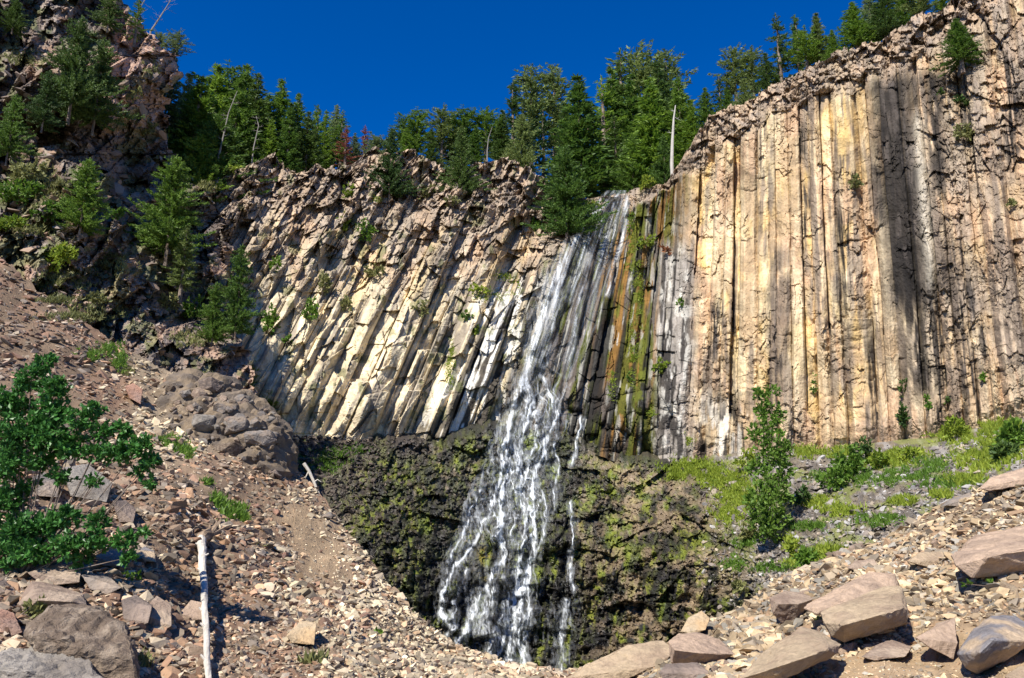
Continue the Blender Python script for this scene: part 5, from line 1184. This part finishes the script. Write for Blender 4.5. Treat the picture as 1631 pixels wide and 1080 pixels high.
for i, (x, y, rx, ry, mat, lab) in enumerate([
 (553, 306, 14, 13, M_LIME, 'lime green shrub, uppermost of three on the upper left cliff'), (547, 353, 14, 18, M_LIME, 'lime green shrub, middle one of three on the upper left cliff'), (583, 365, 19, 20, M_GREEN, 'bright green rounded shrub, lowest of three on the upper left cliff'),
 (680, 303, 14, 14, M_OLIVE, 'pale green shrub below the rim left of the drooping dark fir'), (720, 318, 17, 11, M_OLIVE, 'tan green cushion shrub below the drooping dark fir'), (438, 420, 13, 13, M_GREEN, 'dark green round shrub at the left end of the columns'),
 (597, 430, 20, 13, M_OLIVE, 'dull olive shrub in the middle of the left cliff'), (495, 494, 16, 20, M_GREEN, 'green shrub on a ledge low on the left cliff'), (553, 482, 14, 13, M_OLIVE, 'dull shrub right of the ledge shrub on the left cliff'),
 (670, 490, 16, 13, M_OLIVE, 'grey olive shrub on the pale columns'), (517, 452, 12, 20, M_OLIVE, 'thin olive shrub above the green ledge shrub'), (432, 508, 14, 24, M_GREEN, 'straggling green shrub at the cliff beside the upright fir'),
 (458, 540, 9, 9, M_GREEN, 'tiny green shrub low on the left cliff'), (855, 355, 14, 12, M_GREEN, 'small shrub on the rocks below the ravine firs'), (852, 292, 13, 16, M_DARK, 'dark small shrub at the rim left of the ravine firs'),
 (760, 460, 16, 9, M_LIME, 'mossy green tuft at the top of the black streaked columns'), (755, 525, 9, 12, M_LIME, 'yellow green tuft on the black streaked columns'), (745, 500, 12, 7, M_GREEN, 'low green tuft just above the yellow green one'),
 (1538, 210, 20, 17, M_OLIVE, 'pale green round shrub high on the right cliff'), (1535, 160, 21, 9, M_DARK, 'dark flat shrub under the small fir of the right cliff'), (1498, 147, 8, 8, M_DARK, 'tiny dark shrub left of the flat dark shrub'),
 (1363, 287, 12, 16, M_OLIVE, 'single olive shrub hanging in the middle of the right cliff'), (1612, 322, 8, 12, M_OLIVE, 'small olive shrub near the right edge of the right cliff'), (1297, 610, 5, 16, M_GREEN, 'narrow green plant in a joint right of the tall sapling'),
 (1438, 615, 7, 18, M_DARK, 'dark hanging plant in a column joint, upper one'), (1439, 662, 9, 20, M_DARK, 'dark hanging plant in a column joint, lower one'), (1478, 640, 5, 18, M_GREEN, 'thin plant climbing the joint right of the dark hanging plants'), (1508, 635, 6, 9, M_DARK, 'tiny dark plant on the columns right of the thin climbing plant'),
 (1565, 600, 4, 5, M_GREEN, 'very small green sprig low on the right end of the cliff'), (1030, 290, 17, 14, M_LIME, 'bright lime bush at the top right of the lip of the falls'), (1064, 397, 11, 7, M_DRYB, 'rusty red shrub on the ledge right of the falls'),
 (1030, 385, 26, 9, M_LIME, 'lime moss cushion left of the rusty red shrub'), (1005, 350, 8, 24, M_LIME, 'yellow green moss strip beside the top of the falls'), (1055, 582, 14, 11, M_LIME, 'glowing lime moss cushion half way down the dark columns'), (1085, 480, 9, 7, M_GREEN, 'small green cushion above the glowing lime one'),
 (838, 430, 10, 8, M_LIME, 'yellow green moss at the left edge of the upper falls'), (1000, 600, 5, 8, M_GREEN, 'small green tuft on ochre columns right of the falls'), (945, 325, 12, 7, M_LIME, 'lime moss at the left of the lip of the falls')]):
    leafy('shrub', [(x, y, rx, ry), (x-rx*.3, y+ry*.4, rx*.7, ry*.6), (x+rx*.35, y+ry*.2, rx*.6, ry*.7)], cY(.15), .16 if rx > 8 else .12, 75, mat, lab, 40+i, depth=.6, up=.3, group='shrubs on the cliff faces')
for i, (x, y, rx, ry, mat, lab) in enumerate([(95, 410, 30, 24, M_LIME, 'light green shrub among the lower hillside boulders'), (40, 275, 32, 26, M_OLIVE, 'olive shrub left of the bright fir on the hillside'), (160, 110, 14, 14, M_OLIVE, 'yellow green shrub right under the dark hillside firs'),
 (205, 150, 22, 14, M_OLIVE, 'thin olive shrub on the pinkish hillside rubble'), (236, 205, 16, 16, M_OLIVE, 'grey olive shrub in the shade of the crag'), (30, 305, 40, 16, M_GREEN, 'low green shrub bank at the left edge of the hillside'), (75, 335, 26, 16, M_GREEN, 'green shrub left below the bright fir'),
 (150, 480, 26, 12, M_OLIVE, 'dry grassy shrub at the foot of the hillside'), (272, 480, 22, 18, M_OLIVE, 'sparse yellowish shrub on the lowest hillside rocks'), (20, 355, 26, 12, M_LIME, 'pale green shrub at the left edge above the scree'), (305, 490, 20, 20, M_GREEN, 'green shrub left of the low bright fir'), (185, 340, 14, 12, M_GREEN, 'small shrub in front of the big bushy fir'), (370, 268, 22, 9, M_LIME, 'light shrub on the rim under the left firs'),(365,585,16,24,M_GREEN,'green shrub trailing down the gully beside the columns')]):
    leafy('shrub', [(x, y, rx, ry), (x-rx*.5, y+ry*.3, rx*.6, ry*.6), (x+rx*.5, y-ry*.2, rx*.6, ry*.6)], oY(.4) if x < 360 else cY(.3), .15, 60, mat, lab, 140+i, depth=.7, group='shrubs on the rocky hillside')
for i, (x, y, rx, ry, mat, lab, ds) in enumerate([(1352, 735, 26, 24, M_GREEN, 'grey green bush at the column feet right of the tall sapling', .7), (1375, 715, 16, 18, M_DARK, 'dark bush tucked behind the grey green bush', .7), (1330, 760, 28, 20, M_GREEN, 'wide green bush below the grey green bush', .7), (1278, 790, 16, 15, M_DARK, 'small dark bush right of the tall sapling', .7),
 (1615, 690, 24, 26, M_GREEN, 'green bush at the right end of the column feet', .7), (1600, 715, 20, 18, M_DARK, 'dark bush under the right end bush', .7), (1520, 680, 18, 18, M_LIME, 'lime bush at the column feet near the right end', .7), (1285, 888, 20, 15, M_GREEN, 'green bush just above the right scree', .7), (1262, 875, 14, 12, M_LIME, 'lime bush left of the green bush above the scree', .7), (1325, 882, 14, 8, M_LIME, 'low lime bush right of the green bush above the scree', .7),
 (1190, 730, 20, 16, M_LIME, 'lime bush at the left foot of the tall sapling', .7), (1180, 935, 14, 10, M_OLIVE, 'yellowish moss bush on the ravine edge', .6), (1195, 845, 18, 14, M_OLIVE, 'yellow orange bush under the tall sapling', .6), (1400, 730, 22, 12, M_LIME, 'lime bush in the middle of the column feet', .6), (1450, 720, 20, 10, M_LIME, 'low lime bush under the dark hanging plants', .6)]):
    leafy('bush', [(x, y, rx, ry), (x-rx*.5, y+ry*.35, rx*.65, ry*.6), (x+rx*.5, y+ry*.2, rx*.6, ry*.6)], aY(.3), .14, 75, mat, lab, 240+i, cat='bush', depth=.7, group='bushes on the green bank')
# tall sapling on the bank, in two tones
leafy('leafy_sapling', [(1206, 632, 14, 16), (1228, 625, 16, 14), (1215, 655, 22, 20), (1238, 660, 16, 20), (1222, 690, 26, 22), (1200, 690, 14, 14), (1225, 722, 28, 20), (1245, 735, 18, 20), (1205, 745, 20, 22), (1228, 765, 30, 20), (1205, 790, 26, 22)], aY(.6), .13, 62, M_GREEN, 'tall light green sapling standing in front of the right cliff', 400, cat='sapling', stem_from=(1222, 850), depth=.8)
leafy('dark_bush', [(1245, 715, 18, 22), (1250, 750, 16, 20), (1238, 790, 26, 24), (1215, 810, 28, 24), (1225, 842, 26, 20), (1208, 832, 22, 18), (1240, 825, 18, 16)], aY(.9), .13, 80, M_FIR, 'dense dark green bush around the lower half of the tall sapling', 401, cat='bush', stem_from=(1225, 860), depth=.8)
# foreground broadleaf bush
BL = [(72, 577, 16, 14), (50, 602, 26, 20), (20, 640, 36, 30), (88, 618, 24, 20), (85, 655, 32, 26), (30, 690, 42, 34), (75, 695, 34, 28), (125, 668, 24, 18), (150, 652, 18, 12), (112, 712, 30, 22), (165, 690, 22, 16), (197, 684, 18, 12), (10, 740, 34, 26), (150, 722, 22, 12), (188, 722, 28, 16), (222, 712, 24, 18), (238, 735, 18, 12), (225, 752, 14, 8), (60, 735, 26, 16),
      (10, 800, 30, 26), (45, 775, 18, 14), (100, 758, 22, 12), (150, 765, 16, 9), (238, 770, 12, 8), (30, 845, 42, 26), (75, 835, 30, 22), (110, 822, 22, 16), (155, 832, 20, 16), (60, 878, 40, 20), (110, 870, 30, 20), (150, 862, 26, 16), (195, 862, 22, 14), (205, 888, 14, 10), (10, 885, 30, 24), (130, 890, 18, 12), (228, 850, 12, 8)]
leafy('broadleaf_bush', BL, lambda x, y: 8.2, .052, 105, M_DEEP, 'large dark green broadleaf bush spreading over the scree at the left edge', 500, cat='bush', stem_from=(30, 925), depth=1.0, up=.15)
leafy('young_plant', [(48, 968, 12, 10), (62, 975, 16, 8), (68, 965, 10, 6)], gY(.15), .06, 60, M_OLIVE, 'pale spiky young plant on the gritty mound at the lower left', 501, cat='plant', depth=.6, group=None)
leafy('young_plant', [(215, 920, 10, 7), (205, 915, 8, 5)], gY(.1), .05, 55, M_GREEN, 'small green plant left of the upper part of the fallen trunk', 502, cat='plant', depth=.6)
leafy('young_plant', [(600, 1010, 8, 6), (585, 1014, 5, 4)], gY(.1), .05, 55, M_GREEN, 'small green plant on the gravel near the ravine', 503, cat='plant', depth=.6)
leafy('young_plant', [(1583, 928, 9, 5), (1540, 930, 6, 5)], gY(.1), .05, 55, M_GREEN, 'small green plant in the dirt below the large right boulder', 504, cat='plant', depth=.6)

# ---------------- grass and ground cover nobody could count
def grass(name, regs, Yf, mat, blade, seed, dens=1.0, up=1.0, ground=False):
    rs = np.random.RandomState(seed); P = []
    for (x, y, rx, ry) in regs:
        n = int(rx*ry*.55*dens); a = rs.normal(0, .48, n)*rx+x; b = rs.normal(0, .48, n)*ry+y
        k = fbm(a/9., b/7., seed) > .42; a, b = a[k], b[k]
        P.append(groundP(a, b) if ground else at(a, b, Yf(a, b)))
    P = np.concatenate(P); m_ = 5; n = len(P); kk = P[:, 1].mean()/F
    P = np.repeat(P, m_, 0)+rs.normal(0, 2.2, (n*m_, 3))*kk*np.array([1, .4, .3]); Ln = blade*kk*rs.uniform(.5, 1.4, n*m_)
    V, Fl, Lp = tri_leaves(P, rs.normal(0, .55, (n*m_, 3))+np.array([0, -.15, up]), Ln, Ln*.32, rs); link(name, mesh_from(name, V, Fl, Lp), mat, kind='stuff')
grass('grass', [(1100, 745, 44, 13), (1145, 762, 44, 16), (1080, 757, 26, 9), (1175, 790, 34, 22), (1160, 820, 24, 14), (1290, 722, 26, 10), (1340, 722, 24, 10), (1400, 735, 40, 10), (1440, 728, 36, 12), (1300, 800, 30, 9), (1340, 815, 28, 8), (1530, 688, 40, 18), (1590, 690, 40, 20), (1560, 735, 40, 15), (1600, 722, 40, 18), (1540, 765, 30, 10), (1290, 895, 34, 10), (1320, 880, 24, 8), (1255, 862, 18, 8), (1440, 800, 22, 7), (1500, 790, 18, 6), (1700, 660, 70, 25)], apronY, M_LIME, 7, 601, 3.0)
grass('grass', [(1190, 860, 26, 14), (1230, 905, 30, 8), (1350, 760, 60, 14), (1430, 760, 50, 12), (1480, 740, 40, 14), (1400, 830, 40, 10), (1170, 900, 20, 10), (1290, 840, 40, 8), (540, 722, 34, 10), (520, 740, 26, 14), (570, 716, 20, 6), (1500, 770, 40, 10)], apronY, M_GREEN, 6, 602, 1.6)
grass('grass', [(372, 812, 16, 14), (345, 793, 10, 7), (360, 806, 12, 8), (385, 826, 8, 7), (270, 702, 18, 9), (292, 716, 14, 9), (330, 768, 8, 4), (145, 570, 16, 9), (175, 560, 18, 12), (190, 580, 12, 14), (400, 655, 22, 8)], None, M_GREEN, 8, 603, 2.2, ground=True)
grass('grass', [(120, 505, 60, 8), (200, 592, 12, 10), (90, 480, 40, 8), (320, 600, 20, 6), (405, 870, 5, 5), (500, 1060, 8, 4), (1310, 990, 10, 4), (225, 1050, 8, 5)], None, M_OLIVE, 6, 604, 1.2, ground=True)
grass('ground_cover', [(40, 300, 46, 24), (60, 365, 60, 12), (90, 450, 50, 14), (150, 500, 60, 14), (40, 95, 30, 14), (210, 190, 30, 10), (240, 110, 14, 20), (330, 300, 20, 10), (300, 540, 30, 14), (100, 300, 40, 20), (180, 420, 30, 20), (280, 440, 20, 20)], outY, M_OLIVE, 7, 605, 1.0)
grass('moss', [(1005, 400, 6, 50), (1018, 470, 5, 60), (1008, 560, 5, 60), (975, 610, 5, 30), (780, 470, 26, 10), (800, 440, 16, 8), (720, 560, 4, 26), (716, 590, 5, 30), (1040, 655, 8, 10), (1098, 700, 7, 12), (822, 460, 8, 16), (400, 600, 10, 24), (430, 640, 12, 14), (600, 318, 12, 5)], cliffY, M_LIME, 4, 606, 1.6, up=.2)
